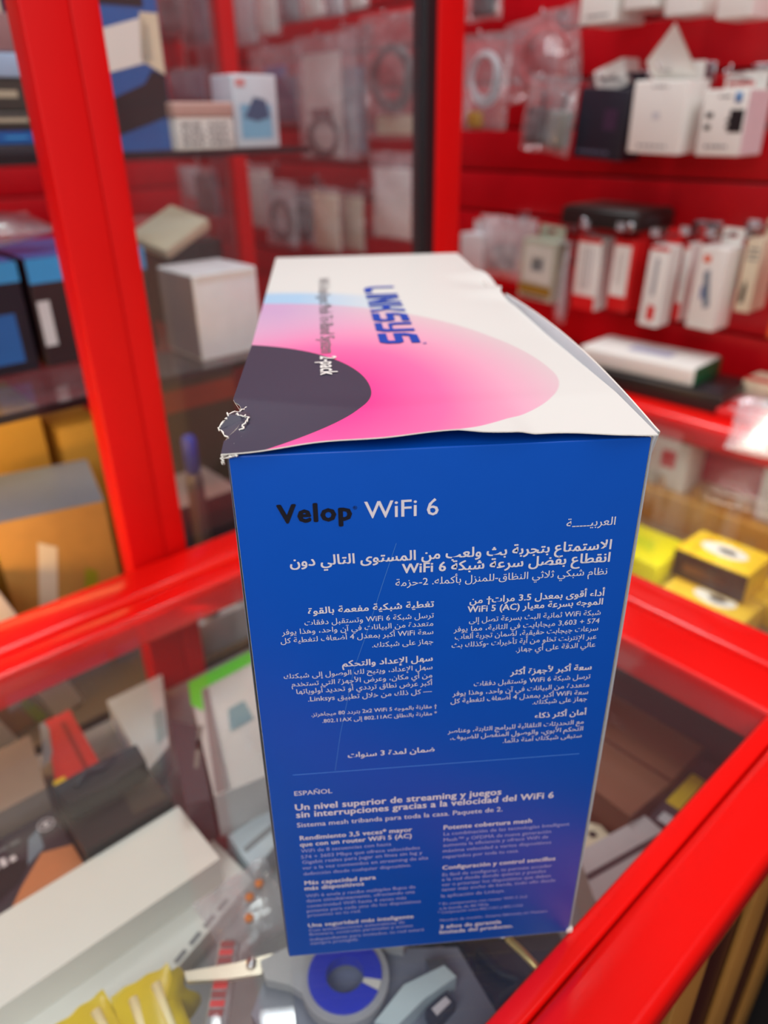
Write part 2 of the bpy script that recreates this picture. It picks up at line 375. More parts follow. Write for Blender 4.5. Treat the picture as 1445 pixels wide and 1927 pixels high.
for fn in (lambda u, v: lid(u, 0, -  .0004 * (1 - v)), lambda u, v: lid(1, u, -  .0004 * (1 - v)), lambda u, v: lid(0, 1 - u, -  .0004 * (1 - v)), lambda u, v: lid(1 - u, 1, -  .0004 * (1 - v))):
    tp.grid(fn, 90, 1, CORE)
def ontop(x, y, w=0): return (x, y, topz(x, y) + .0004 + w)
def top_line(sx, mt, a, c, em, bold):
    put_text(tp, sx, mt, a, c, em, bold, ontop)
# maker's word mark in square-cut strokes: letters run from far to near
def stroke(poly, y0, sc, mt):   # letter box 1 x 1.0, letter right = -y, letter up = +x
    P = [(LX0 + v * LHT, y0 - u * sc) for u, v in poly]
    tp.add([ontop(*p) for p in P], [list(range(len(P)))], mt)
LX0, LHT = .0575, .0185
LW = .0168; k = .24
GL = {'L': [[(0, 1), (0, .35), (k, .35), (k, 1)], [(0, .35), (.12, .12), (.3, 0), (.9, 0), (.9, .24), (.38, .24), (k, .35)]],
 'I': [[(.1, 0), (.1, 1), (.1 + k, 1), (.1 + k, 0)]],
 'N': [[(0, 0), (0, 1), (k, 1), (k, 0)], [(k, 1), (k, .62), (.66, 0), (.66, .38)], [(.66, 0), (.66, 1), (.9, 1), (.9, 0)]],
 'K': [[(0, 0), (0, 1), (k, 1), (k, 0)], [(k, .6), (k, .38), (.56, .38), (.56, .6)], [(.5, .5), (.66, .5), (.92, 1), (.64, 1)], [(.5, .5), (.66, .5), (.92, 0), (.64, 0)]],
 'S': [[(.06, .8), (.2, 1), (.92, 1), (.92, .78), (.3, .78)], [(0, .4), (0, .7), (.06, .8), (.3, .78), (k, .62), (k, .6)], [(0, .4), (k, .6), (.8, .6), (.92, .48), (.68, .4)], [(.68, .4), (.92, .48), (.92, .18), (.68, .26)], [(0, 0), (0, .22), (.62, .22), (.68, .26), (.92, .18), (.78, 0)]],
 'Y': [[(0, 1), (k, 1), (k, .55), (0, .55)], [(0, .55), (k, .55), (.3, .45), (.1, .36)], [(.66, 1), (.9, 1), (.9, .2), (.66, .3)], [(.1, .36), (.3, .45), (.66, .45), (.66, .36)], [(0, 0), (0, .2), (.6, .2), (.66, .3), (.9, .2), (.76, 0)]]}
y = .2478
for ch, wd in zip('LINKSYS', (1, .5, 1, 1, 1, 1, 1)):
    for poly in GL[ch]: stroke([(u, v) for u, v in poly], y, LW * 1.16, BTXT)
    y -= LW * 1.24 * wd * (1.0 if ch != 'I' else .9)
top_line('™', BTXT, (.0755, y + .003), (.0755, y), .004, 0)
top_line('WiFi 6 Intelligent Mesh Tri-Band System', GTXT, (.0305, .283), (.0305, .104), .0098, 0)
top_line('2-pack', WHITE, (.0302, .0985), (.0302, .0695), .0098, 1)
lidob = tp.build('top_panel', bx)
# front panel with its printing
fp = M(); fp.box(.0008, BW - .0008, 0, .0012, .0006, BH - .0006, BLUE, .0005)
fp.box(.001, BW - .001, .0005, .03, BH - .0045, BH - .0012, BLUE, .001)
def on_front(u, v, w=0): return (u, -.00012 - w, v)
def fpx(x, y):
    v = ray(x, y); P = CAM + v * (-CAM.y / v.y); return P.x, P.z - .0006
LINES = [l.split('|') for l in '''2|Velop|522,982,663,979|k
0|WiFi 6|686,976,825,968|w
0|®|664,959,672,958|k
A1|العربيـــــة|1065,992,1157,987
A2|الاستمتاع بتجربة بث ولعب من المستوى التالي دون|546,1070,1150,1029
A2|انقطاع بفضل سرعة شبكة WiFi 6|756,1080,1147,1055
A3|نظام شبكي ثلاثي النظاق-للمنزل بأكمله. 2-حزمة|744,1106,1142,1077.5
B|أداء أقوى بمعدل 3.5 مرات† من|883,1138,1137,1118
B|الموجه بسرعة معيار WiFi 5 (AC)|879,1155,1134,1134
C|شبكة WiFi ثمانية البث بسرعة تصل إلى|882,1176,1130,1152
C|574 + 3,603 ميجابايت في الثانية، مما يوفر|853,1192,1127.6,1169
C|سرعات جيجابت حقيقية، لضمان تجربة ألعاب|855.5,1206,1125,1183
C|عبر الإنترنت تخلو من أية تأخيرات -وكذلك بث|849.5,1222,1122,1198
C|عالي الدقة على أي جهاز.|970,1228.6,1120,1214
B|سعة أكبر لأجهزة أكثر|959,1273,1113,1256
C|ترسل شبكة WiFi 6 وتستقبل دفقات|891,1294,1110.6,1273
C|متعددة من البيانات في آن واحد، وهذا يوفر|851,1313,1108.5,1288
C|سعة WiFi أكبر بمعدل 4 أضعاف لتغطية كل|847.6,1327,1106.6,1302
C|جهاز على شبكتك.|1001.5,1326,1104,1317
B|أمان أكثر ذكاءً|1005,1352,1102.7,1343
C|مع التحديثات التلقائية للبرامج الثابتة، وعناصر|842,1382,1098,1358.7
C|التحكم الأبوي، والوصول المنفصل للضيوف،|847,1394,1096.6,1372
C|ستبقى شبكتك آمنة دائمًا.|945.7,1399.5,1094,1385
B|تغطية شبكية مفعمة بالقوة|579.7,1155,816.4,1142
C|ترسل شبكة WiFi 6 وتستقبل دفقات|573,1174.7,816,1163.5
C|متعددة من البيانات في آن واحد، وهذا يوفر|530,1192,815,1179.6
C|سعة WiFi أكبر بمعدل 4 أضعاف لتغطية كل|528,1207,815,1196
C|جهاز على شبكتك.|700.5,1217.5,815,1211
B|سهل الإعداد والتحكم|643.7,1254.4,814,1243
C|سهل الإعداد، ويُتيح لك الوصول إلى شبكتك|534,1274,813.4,1262
C|من أي مكان، وعرض الأجهزة التي تستخدم|548.6,1289,813,1277
C|أكبر عرض نطاق ترددي أو تحديد أولوياتها|557.8,1303,813,1291
C|— كل ذلك من خلال تطبيق Linksys.|579.7,1318,812.7,1305.5
D|† مقارنة بالموجه 2x2 WiFi 5 بتردد 80 ميجاهرتز.|586,1345,822,1334
D|* مقارنة بالنطاق 802.11AC إلى 802.11AX.|606.6,1357.8,822,1346.6
B|ضمان لمدة 3 سنوات|654.5,1425,817.6,1414
e|ESPAÑOL|122,148,283,143
f|Un nivel superior de streaming y juegos|125,210,1000,150
f|sin interrupciones gracias a la velocidad del WiFi 6|130,245,1222,160
g|Sistema mesh tribanda para toda la casa. Paquete de 2.|133,283,1005,220
h|Rendimiento 3,5 veces* mayor|145,335,622,308
h|que con un router WiFi 5 (AC)|145,362,620,335
i|WiFi de 8 secuencias con hasta|150,388,533,368
i|574 + 3603 Mbps que ofrece velocidades|150,412,655,385
i|Gigabit reales para jugar en línea sin lag y|155,435,665,405
i|ver a la vez contenidos en streaming de alta|155,458,690,428
i|definición desde cualquier dispositivo.|160,482,618,460
h|Más capacidad para|165,525,468,510
h|más dispositivos|165,548,418,537
i|WiFi 6 envía y recibe múltiples flujos de|170,575,635,552
i|datos simultáneamente, ofreciendo una|172,597,633,572
i|conectividad WiFi hasta 4 veces más|175,618,597,598
i|potente para cada uno de los dispositivos|175,640,658,612
i|presentes en tu red.|178,662,405,650
h|Una seguridad más inteligente|180,702,628,678
i|Con actualizaciones automáticas de|183,722,590,700
i|firmware, controles parentales y acceso|185,742,625,712
i|independiente para invitados, tu red estará|188,760,672,732
i|siempre protegida.|190,780,395,770
h|Potente cobertura mesh|755,298,1130,262
i|La combinación de las tecnologías Intelligent|755,328,1290,270
i|Mesh™ y OFDMA de nueva generación|755,350,1212,305
i|aumenta la eficiencia y ofrece WiFi de|753,372,1200,328
i|máxima velocidad a varios dispositivos|752,395,1212,352
i|repartidos por toda tu casa.|752,418,1075,390
h|Configuración y control sencillos|750,470,1230,420
i|Es fácil de configurar, te permite acceder|750,497,1215,450
i|a la red desde donde quieras y puedes|748,518,1190,472
i|ver o priorizar los dispositivos que deben|747,540,1210,492
i|tener más ancho de banda, todo ello desde|747,560,1230,512
i|la aplicación de Linksys.|745,583,1015,560
j|* En comparación con router WiFi 5 2x2|735,615,1110,585
j|a la banda de 80 MHz.|738,632,950,620
j|* Comparación entre 802.11AC y 802.11AX.|730,655,1095,618
j|Nombre de modelo: Sistema fabricado en Vietnam|740,690,1195,640
h|3 años de garantía|740,718,1000,690
h|limitada del producto.|738,740,1050,708'''.split('\n')]
def width_of(sx, bold):
    vs, _ = text_mesh(sx, bold); return max(v.x for v in vs) - min(v.x for v in vs)
rows = []
for l in LINES:
    cl, sx, q = l[0], l[1], [float(v) for v in l[2].split(',')]
    ar = cl in 'A1A2A3BCD'
    if cl in 'efghij': q = [q[0] / 2.258 + 500, q[1] / 2.258 + 1430, q[2] / 2.258 + 500, q[3] / 2.258 + 1430]
    if ar: sx = rtl(sx)
    bold = 2 if cl == '2' else 1 if cl in ('A2', 'B', 'f', 'h') else 0
    a, c = fpx(q[0], q[1]), fpx(q[2], q[3]); vm = (a[1] + c[1]) / 2
    rows.append((cl, sx, bold, (a[0], vm), (c[0], vm), (c[0] - a[0]) / width_of(sx, bold), l[3] if len(l) > 3 else ''))
EM = {}
for cl in {r[0] for r in rows}:
    ks = sorted(r[5] for r in rows if r[0] == cl); EM[cl] = ks[len(ks) // 2]
for cl, sx, bold, a, c, kk, colr in rows:
    mt = INK if colr == 'k' else LTXT
    if cl in ('C', 'A3', 'D', 'i', 'j', 'g'): mt = DTXT if cl in 'ij' else LTXT
    put_text(fp, sx, mt, a, c, kk if cl in '02' else EM[cl], bold, on_front)
a, c = fpx(551, 1460), fpx(1090, 1416)
fp.quad((a[0], -.0001, (a[1] + c[1]) / 2 - .0002), (c[0], -.0001, (a[1] + c[1]) / 2 - .0002), (c[0], -.0001, (a[1] + c[1]) / 2 + .0002), (a[0], -.0001, (a[1] + c[1]) / 2 + .0002), mat('rule_blue', (70, 130, 215), .4))
scr = [fpx(x, y) for x, y in ((745, 1022), (722, 1090), (688, 1195), (665, 1260), (640, 1380), (630, 1450))]   # a scuff in the varnish
for p, q in zip(scr, scr[1:]): fp.quad((p[0], -.0001, p[1]), (p[0] + .00022, -.0001, p[1]), (q[0] + .00022, -.0001, q[1]), (q[0], -.0001, q[1]), mat('scuff', (60, 120, 200), .6))
fp.build('front_panel', bx)
b = M(); b.grid(lambda u, v: (.0004 - .0006 * math.sin(3.14 * v), BD * u, .0004 + (BH - .001) * v), 10, 10, WHITE); b.box(.0006, .0018, .0012, BD - .001, .0004, BH - .0006, WHITE); b.build('side_panel', bx)
b = M(); b.grid(lambda u, v: (BW - .0004 +   .0006 * math.sin(3.14 * v) + .0003, BD * u, .0004 + (BH - .001) * v), 10, 14, WHITE); b.box(BW - .0016, BW - .0004, .0012, BD - .001, .0002, BH - .0006, WHITE); b.box(BW - .002, BW + .0012, -.0004, .004, -.0003, .003, CORE, .0006); b.build('side_panel', bx)
b = M(); b.box(.001, BW - .001, BD - .0012, BD, 0, BH - .0006, WHITE); b.build('back_panel', bx)
b = M(); b.box(.001, BW - .001, .0005, BD - .001, 0, .001, WHITE); b.build('bottom_panel', bx)
# right flap standing proud of the lid, and the ragged torn corner
def flap(u, v):
    y = .215 * (1 - u) + .002 * u
    lift = .0045 * math.sin(3.14 * min(1, u * 1.02)) ** .8 + .003 * (1 - u)
    return (BW + .0004 + .0045 * v * math.sin(3.14 * (.12 + .85 * (1 - u))), y, BH - .007 + v * (.0075 + lift * .5))
b = M(); b.grid(flap, 40, 4, mat('grey_white_board', (214, 216, 222), .6)); b.grid(lambda u, v: tuple(Vector(flap(1 - u, v)) + Vector((.0006, 0, 0))), 40, 4, WHITE); b.grid(lambda u, v: tuple(Vector(flap(u, 1)) + Vector((.0006 * v, 0, 0))), 40, 1, CORE); b.build('side_flap', bx)
b = M()
b.add([(.0035, .008, BH + .0002), (-.0042, .0185, BH + .0012), (-.001, .0225, BH + .0048), (.0045, .036, BH + .0022), (.006, .024, BH + .0035), (.0045, .012, BH + .0012)], [[0, 1, 5], [1, 2, 4], [1, 4, 5], [2, 3, 4]], mat('torn_plum_print', (62, 58, 74), .4))
rg = random.Random(3)
for path in ([(.0035, .006, BH), (-.0042, .0185, BH + .0014), (-.001, .0228, BH + .005), (.0048, .036, BH + .0024)], [(.004, .009, BH + .0012), (.0035, .014, BH + .0018), (.0055, .021, BH + .0042), (.0018, .025, BH + .0042)], [(-.0012, -.001, BH - .0005), (.0008, .002, BH + .0006), (.003, .007, BH + .001)], [(-.001, -.0008, BH - .003), (-.0012, -.0012, BH - .0005), (.004, -.0014, BH + .0002)], [(.0065, .030, BH + .0025), (.009, .0335, BH + .0016), (.012, .0345, BH + .0014)]):
    pts = []
    for p, q in zip(path, path[1:]):
        for i in range(12): pts.append(Vector(p).lerp(Vector(q), i / 12) + Vector((rg.uniform(-.0006, .0006), rg.uniform(-.0006, .0006), rg.uniform(-.0004, .0004))))
    pts.append(Vector(path[-1])); b.tube(pts, [rg.uniform(.00012, .0005) for _ in pts], CORE, 5)
b.build('torn_corner', bx)
# ------------------------------------------------------------------ goods: builders
RW = TH - math.pi / 2          # local x = right along the slat wall, y = into the wall, z = up
def wrect(px, s):
    a = st(on_s(px[0], px[3], s)); c = st(on_s(px[2], px[1], s))
    mid = (a[1] + c[1]) / 2
    zt = st(on_s((px[0] + px[2]) / 2, px[1], s))[2]; zb = st(on_s((px[0] + px[2]) / 2, px[3], s))[2]
    return mid, zb, a[1] - c[1], zt - zb
def prints(b, w, h, ps, y=-.0004):
    for p in ps:
        if len(p) == 5:
            u0, v0, u1, v1, mt = p
            b.quad(((u0 - .5) * w, y, v0 * h), ((u1 - .5) * w, y, v0 * h), ((u1 - .5) * w, y, v1 * h), ((u0 - .5) * w, y, v1 * h), mt)
        else:
            pts, mt = p
            b.add([((u - .5) * w, y * 1.3, v * h) for u, v in pts], [list(range(len(pts)))], mt)
def dashes(u0, v0, u1, v1, n, mt, seed=1):
    r = random.Random(seed); out = []
    for i in range(n):
        v = v1 - (v1 - v0) * (i + .5) / n; u = u0
        while u < u1 - .03:
            k = min(u1 - u, r.uniform(.05, .16)); out.append((u, v - .28 * (v1 - v0) / n, u + k, v + .18 * (v1 - v0) / n, mt)); u += k + .03
    return out
HOOKS = 0
def hook(mid, z, s_tip, plate=False):
    t = thing('display_hook', 'chrome display hook with an upturned tip on the red slat wall', 'hook', ST(WALL_S, mid, z), RW, 'chrome display hooks on the slat wall')
    L = WALL_S - s_tip
    b = M(); b.tube([(0, .002, 0), (0, -L + .006, 0), (0, -L + .001, .002), (0, -L, .009)], .0016, STEEL, 8); b.build('rod', t)
    b = M(); b.box(-.011, .011, -.003, .001, -.012, .012, STEEL, .001); b.build('back_plate', t)
    if plate:
        b = M(); b.box(-.006, .006, -L - .003, -L - .0022, .003, .013, clear('ticket_sleeve', (.9, .9, .93), .35, .2)); b.build('price_ticket_sleeve', t)
    return t
def carton(label, px, s, depth, mt, ps=(), side=None, hk=True, tilt=0.0, lean=0.0, name='hanging_box', cat='box', group=None, tab=True, plate=False, yaw=0.0, tabm=None, z=None):
    mid, zb, w, h = wrect(px, s)
    if z is not None: h += zb - z; zb = z
    t = thing(name, label, cat, ST(s, mid, zb), (lean, tilt, RW + yaw), group)
    b = M(); b.box(-w / 2, w / 2, 0, depth, 0, h, mt, .0015)
    if side: b.quad((w / 2 + .0004, 0.002, .002), (w / 2 + .0004, depth - .002, .002), (w / 2 + .0004, depth - .002, h - .002), (w / 2 + .0004, .002, h - .002), side)
    prints(b, w, h, ps); b.build('carton', t)
    if tab:
        q = M(); y = depth - .001; a = w * .36; hz = .020
        q.box(-a, -.006, y, y + .001, h - .004, h + hz, tabm or mt); q.box(.006, a, y, y + .001, h - .004, h + hz, tabm or mt)
        q.box(-.006, .006, y, y + .001, h - .004, h + .008, tabm or mt); q.box(-.006, .006, y, y + .001, h + .014, h + hz, tabm or mt); q.build('hang_tab', t)
    if hk: hook(mid, zb + h + .011, s - .012, plate)
    return t, w, h
def pillow(w, h, d, seed, crump=.004, nu=16, nv=20, flare=.0):
    r = random.Random(seed); ph = [(r.uniform(20, 90), r.uniform(20, 90), r.uniform(0, 6.28)) for _ in range(7)]
    def n(x, z): return sum(math.sin(a * x + c * z + p) for a, c, p in ph) / 7
    def side(sg):
        def f(u, v):
            e = (math.sin(3.1416 * u) ** .6) * (min(1, v * 5) ** .5) * (1 - v ** 3) if 0 < u < 1 else 0
            x = (u - .5) * w * (1 + flare * v) + crump * .6 * n(v * .13, u * .05 + seed)
            return (x, sg * (d / 2 * e + crump * n(x, v * h) * (.25 + e)), v * h + crump * .5 * n(u * .2, seed * .3))
        return f
    return side(-1), side(1)
def coil(b, mt, cx, cz, rx, rz, r, n=6, seed=1, y=0.0, spread=.004):
    g = random.Random(seed)
    for i in range(n):
        ox, oz, oy, k = g.uniform(-spread, spread), g.uniform(-spread, spread), g.uniform(-spread, spread), g.uniform(.88, 1.06)
        b.tube([(cx + ox + rx * k * math.cos(a * .2618), y + oy + .002 * math.sin(a * .52 + i), cz + oz + rz * k * math.sin(a * .2618)) for a in range(24)], r, mt, 6, True)
def bag(label, px, s, depth, fill, seed, film=None, hk=True, tilt=0.0, name='hanging_bag', group=None, flare=.0, header=None, cat='bag', crump=.004):
    mid, zb, w, h = wrect(px, s)
    t = thing(name, label, cat, ST(s, mid, zb), (0, tilt, RW), group)
    f, k = pillow(w, h, depth, seed, crump, flare=flare)
    b = M(); b.grid(f, 16, 20, film or FILM); b.grid(lambda u, v: k(1 - u, v), 16, 20, film or FILM); b.build('bag_film', t)
    if header: q = M(); q.box(-w * .42, w * .42, -.001, .001, h * .86, h * 1.0, header); q.build('header_card', t)
    fill(t, w, h)
    if hk: hook(mid, zb + h - .006, s - .018)
    return t
def fcoil(mt, r=.0018, n=7, k=.36, kz=.30, cz=.42, card=None, seed=1):
    def f(t, w, h):
        if card: q = M(); q.box(-w * .40, w * .40, .004, .005, h * .06, h * .86, card); q.build('insert_card', t)
        b = M(); coil(b, mt, 0, h * cz, w * k, h * kz, r, n, seed); b.build('cable_coil', t)
    return f
def fcards(*cs):
    def f(t, w, h):
        for i, (u0, v0, u1, v1, mt) in enumerate(cs):
            b = M(); b.box((u0 - .5) * w, (u1 - .5) * w, -.003 + .0022 * i, .0015 + .0022 * i, v0 * h, v1 * h, mt, .0008); b.build('packed_item', t)
    return f
# ------------------------------------------------------------------ slat wall, right of the posts
carton('white boxed charger at the left end of the top row, nearest the red post', (1089, -60, 1168, 44), .885, .07, WHITE, dashes(.2, .1, .8, .2, 1, GTXT) + [(.42, .52, .75, .62, DARK)], group='white boxes on the top row')
carton('white box on the top row showing a grey underside, second from the left', (1172, -60, 1240, 16), .885, .075, WHITE, group='white boxes on the top row')
carton('white box third along the top row, hanging straight with a clean front', (1249, -60, 1330, 27), .89, .055, WHITE, group='white boxes on the top row')
carton('white box at the right end of the top row by the picture edge', (1346, -60, 1428, 33), .885, .055, WHITE, group='white boxes on the top row')
bag('dark bagged adapter high up just right of the red post', (876, -60, 948, 40), .91, .03, fcards((.2, .1, .85, .7, DARK), (.4, .4, .75, .75, PALE)), 3)
bag('clear bag with white coiled cable and a yellow tip beside the red post', (868, 62, 962, 245), .885, .04, lambda t, w, h: (fcoil(PALE, .0022, 7, .3, .26, .55)(t, w, h), M().box(-w * .32, -w * .05, -.006, .006, h * .03, h * .2, mat('ochre_plug', (190, 150, 30), .5), .003).build('plug', t)), 5, flare=.1)
bag('crumpled clear bag holding a coil of red cable', (958, 22, 1108, 182), .95, .05, fcoil(mat('red_cable', (200, 30, 36), .4), .0032, 11, .33, .36, .46), 6, tilt=-.15, crump=.007)
def adapters(t, w, h):
    for u in (.32, .74):
        b = M(); b.box((u - .5) * w - .016, (u - .5) * w + .016, -.012, .010, h * .1, h * .58, BLACK if u < .5 else mat('ash_plastic', (120, 118, 112), .4), .004); b.tube([((u - .5) * w, 0, h * .56), ((u - .5) * w + .004, 0, h * .7), ((u - .5) * w, 0, h * .8)], .003, DARK); b.build('adapter', t)
bag('clear bag of adapters hanging left of the black box', (977, 142, 1082, 288), .87, .04, adapters, 8, tilt=.12)
carton('black box with a faint purple mark hanging between bag and white box', (1075, 166, 1182, 300), .885, .05, mat('blue_black_card', (34, 33, 46), .4), [(.56, .42, .82, .72, mat('dull_plum', (62, 42, 66), .4))] + dashes(.1, .06, .8, .16, 1, mat('dim_print', (84, 84, 104), .4)), tilt=.06)
carton('small white box tucked behind the top of the black box', (1124, 118, 1186, 172), .93, .04, WHITE, [(.2, .45, .7, .55, GTXT)], hk=False, tab=False, tilt=-.32)
t, w, h = carton('white box with its top flap torn up, beside the black box', (1178, 152, 1296, 290), .87, .055, WHITE, dashes(.2, .08, .75, .15, 1, GTXT, 4) + dashes(.35, .9, .65, .95, 1, GTXT) + [(.42, .48, .56, .58, PALE)], tilt=.03, lean=.05)
FL = [(-w * .40, .03, h), (w * .46, .03, h), (w * .44, .016, h + .014), (w * .10, .0, h + .060), (-w * .44, .012, h + .020)]
b = M(); b.add(FL, [[0, 1, 2, 3, 4]], WHITE); b.add([(x, y + .001, z) for x, y, z in FL], [[4, 3, 2, 1, 0]], WHITE); b.build('open_flap', t)
carton('white charger box printed with black plugs and a blue sticker', (1306, 168, 1412, 294), .88, .06, WHITE, [(.66, .36, .97, .7, BLACK), (.6, .42, .66, .47, BLACK), (.6, .52, .66, .57, BLACK), (.12, .58, .28, .66, BLACK), (.12, .4, .26, .48, BLACK), (.72, .8, .86, .95, SKY), (.72, .8, .86, .87, MIDB)] + dashes(.2, .1, .7, .2, 1, GTXT, 7) + dashes(.35, .86, .6, .93, 1, GTXT, 8), side=mat('pinkish_card', (224, 208, 212), .5))
t = thing('price_card', 'folded white paper with red print behind the charger box', 'card', ST(.935, *wrect((1362, 138, 1430, 170), .935)[:2]), RW)
mid, zb, w, h = wrect((1362, 138, 1430, 170), .935)
b = M(); b.box(-w / 2, w / 2, 0, .0008, 0, h, WHITE); prints(b, w, h, dashes(.1, .15, .9, .7, 1, PRED, 9)); b.build('paper', t)
hook(mid, zb + h + .0, .9)
# lower row
carton('small grey carton behind the white bag at the lower row start', (864, 440, 908, 512), .93, .03, PALE, hk=False)
bag('frosty white bag with a black plug on the lower row', (905, 408, 1008, 528), .945, .045, lambda t, w, h: M().box(-w * .24, w * .12, -.016, .012, h * .14, h * .56, BLACK, .005).build('plug', t), 11, film=clear('white_film', (.95, .95, .97), .42, .2, 1.6, .9, 45), flare=.1)
carton('grey-green blister pack with a gold band, right of the frosty bag', (972, 452, 1046, 566), .895, .03, mat('sage_card', (172, 178, 160), .4), [(.04, .1, .96, .26, mat('olive_gold', (150, 120, 40), .4)), (.1, .3, .92, .92, mat('pale_sage', (205, 212, 202), .4)), (.32, .5, .66, .72, mat('slate_print', (120, 135, 150), .4))] + dashes(.15, .02, .85, .09, 1, BLACK, 3), tilt=.05, tabm=mat('sage_card', (172, 178, 160)))
bag('narrow clear blister with cable ends behind the red and white boxes', (1042, 452, 1078, 610), .92, .03, fcards((.2, .08, .8, .85, PALE)), 13, film=MILK)
def rw(label, px, s, body, ps, side=None, **k): carton(label, px, s, .035, body, ps, side=side, group='red and white cable boxes on the lower row', plate=True, tabm=PRED, **k)
cab = [(.3, .3, .34, .86, DARK), (.45, .28, .49, .88, GREY), (.6, .3, .64, .86, GREY), (.72, .34, .75, .84, PALE)]
rw('white box with red foot and three cables shown, leftmost of the red and white row', (1073, 446, 1132, 584), .885, WHITE, [(0, 0, 1, .2, PRED), (0, .93, 1, 1, PRED)] + cab, side=WHITE, tilt=.02)
rw('red box with a white cable panel, second in the red and white row', (1138, 450, 1196, 588), .885, PRED, [(.05, .22, .84, .92, WHITE)] + [(.3, .4, .34, .8, DARK), (.5, .38, .54, .82, GREY)], side=PRED, tilt=.02)
rw('taller white box with a red square near its foot, third in its row', (1198, 462, 1258, 616), .875, WHITE, [(.38, .08, .78, .27, PRED), (0, .95, 1, 1, PRED), (.42, .4, .5, .86, mat('slate_print', (120, 135, 150))), (.54, .4, .6, .86, GREY)], side=WHITE, tilt=.03)
rw('white box with a red base half hidden behind the taller one', (1264, 458, 1300, 606), .915, WHITE, [(0, 0, 1, .24, PRED), (0, .94, 1, 1, PRED), (.35, .4, .6, .84, PALE)])
carton('large white box showing a blue-grey gadget, with an orange corner mark', (1286, 464, 1370, 622), .875, .045, WHITE, [(.2, .82, .45, .9, mat('orange_print', (230, 90, 40), .4)), ([(.3, .7), (.5, .74), (.72, .3), (.52, .26)], mat('slate_print', (120, 135, 150))), ([(.3, .52), (.42, .56), (.48, .4), (.34, .36)], mat('blue_grey_print', (96, 120, 170), .4))], side=WHITE, tilt=.03, plate=True)
carton('white box with a small black adapter picture near the right edge', (1378, 448, 1438, 590), .90, .045, CREAM, [([(.2, .12), (.5, .14), (.56, .34), (.42, .46), (.24, .3)], BLACK)] + dashes(.25, .7, .9, .9, 3, GTXT, 5), side=CREAM, plate=True)
carton('white and orange box cut by the right picture edge', (1441, 436, 1500, 640), .88, .04, WHITE, [(0, 0, 1, .25, mat('orange_print', (230, 90, 40)))], plate=True)
# black flat box lying on the row
mid, zb, w, h = wrect((1052, 406, 1200, 440), .875)
t = thing('device_box', 'flat black device box lying on top of the red and white row', 'box', ST(.875, mid, zb + .007), (0, .02, RW))
b = M(); b.box(-w / 2, w / 2, 0, .10, 0, h, mat('satin_black', (38, 36, 36), .3), .003); b.box(-w / 2 + .004, w / 2 - .004, .004, .096, h, h + .003, mat('satin_grey_black', (62, 58, 56), .35), .001); b.build('body', t)
for x in (-.022, .055): b = M(); b.lathe([(0, 0), (.006, 0), (.006, .003), (.003, .0035), (0, .003)], STEEL, 16, Matrix.Translation((x, -.0005, h * .3)) @ Matrix.Rotation(math.pi / 2, 4, 'X')); b.build('connector', t)
# on the far counter's back rail
def lying(name, label, cat, s, t_, z, L, D, Hh, yaw, mt, ps=None, end=None, parts=None, bev=.002):
    o = thing(name, label, cat, ST(s, t_, z), RW + yaw)
    b = M(); b.box(-L / 2, L / 2, -D / 2, D / 2, 0, Hh, mt, bev)
    if end: b.box(L / 2 - .001, L / 2 + .0012, -D / 2 + .002, D / 2 - .002, .001, Hh - .001, end, .0004)
    if ps:
        for u0, v0, u1, v1, pm in ps: b.quad(((u0 - .5) * L, (v0 - .5) * D, Hh + .0004), ((u1 - .5) * L, (v0 - .5) * D, Hh + .0004), ((u1 - .5) * L, (v1 - .5) * D, Hh + .0004), ((u0 - .5) * L, (v1 - .5) * D, Hh + .0004), pm)
    b.build('carton', o); return o
lying('device_box', 'low black box under the white box on the far counter edge', 'box', .872, .315, .0065, .225, .10, .024, .06, mat('satin_black', (38, 36, 36)), [(.75, .1, .95, .4, DARK)])
lying('white_box', 'flat white box with a green end lying on the low black box', 'box', .872, .335, .031, .175, .085, .026, .06, WHITE, [(.35, .3, .72, .62, mat('violet_grey_print', (178, 180, 204), .4))], mat('dark_green', (10, 84, 50), .4), bev=.005)
t = thing('blister_pack', 'red blister pack with black connectors by the right picture edge', 'pack', ST(.862, .150, .0065), RW + .1)
b = M(); b.box(-.055, .055, -.04, .04, 0, .012, PRED, .003); prints_ = dashes(.12, .08, .88, .24, 1, LTXT, 4)
for u0, v0, u1, v1, pm in prints_: b.quad(((u0 - .5) * .11, (v0 - .5) * .08, .0125), ((u1 - .5) * .11, (v0 - .5) * .08, .0125), ((u1 - .5) * .11, (v1 - .5) * .08, .0125), ((u0 - .5) * .11, (v1 - .5) * .08, .0125), pm)
b.build('backing_card', t)
b = M(); b.box(-.012, .012, .0, .02, .0122, .022, BLACK, .003); b.build('connector', t)
b = M(); f, k = pillow(.09, .06, .02, 4); b.grid(f, 10, 10, FILM, X=Matrix.Translation((0, -.02, .018)) @ Matrix.Rotation(-math.pi / 2, 4, 'X')); b.build('blister_film', t)
lying('card_pack', 'cream and red card pack behind the red blister at the right edge', 'pack', .93, .165, .0065, .09, .05, .03, 0, CREAM, [(0, 0, 1, .3, PRED)])
mat_poly = clear('soft_poly', (.94, .94, .96), .22, .5, 1.15, .3, 45)
t = thing('plastic_bag', 'crumpled empty clear plastic bag on the far glass counter', 'bag', ST(.765, .085, .0), RW + .3)
f, k = pillow(.13, .10, .045, 21, .012, 26, 26)
Xb = Matrix.Translation((0, -.05, .02)) @ Matrix.Rotation(-1.25, 4, 'X')
b = M(); b.grid(f, 26, 26, mat_poly, X=Xb); b.grid(k, 26, 26, mat_poly, X=Xb); b.build('bag_film', t)
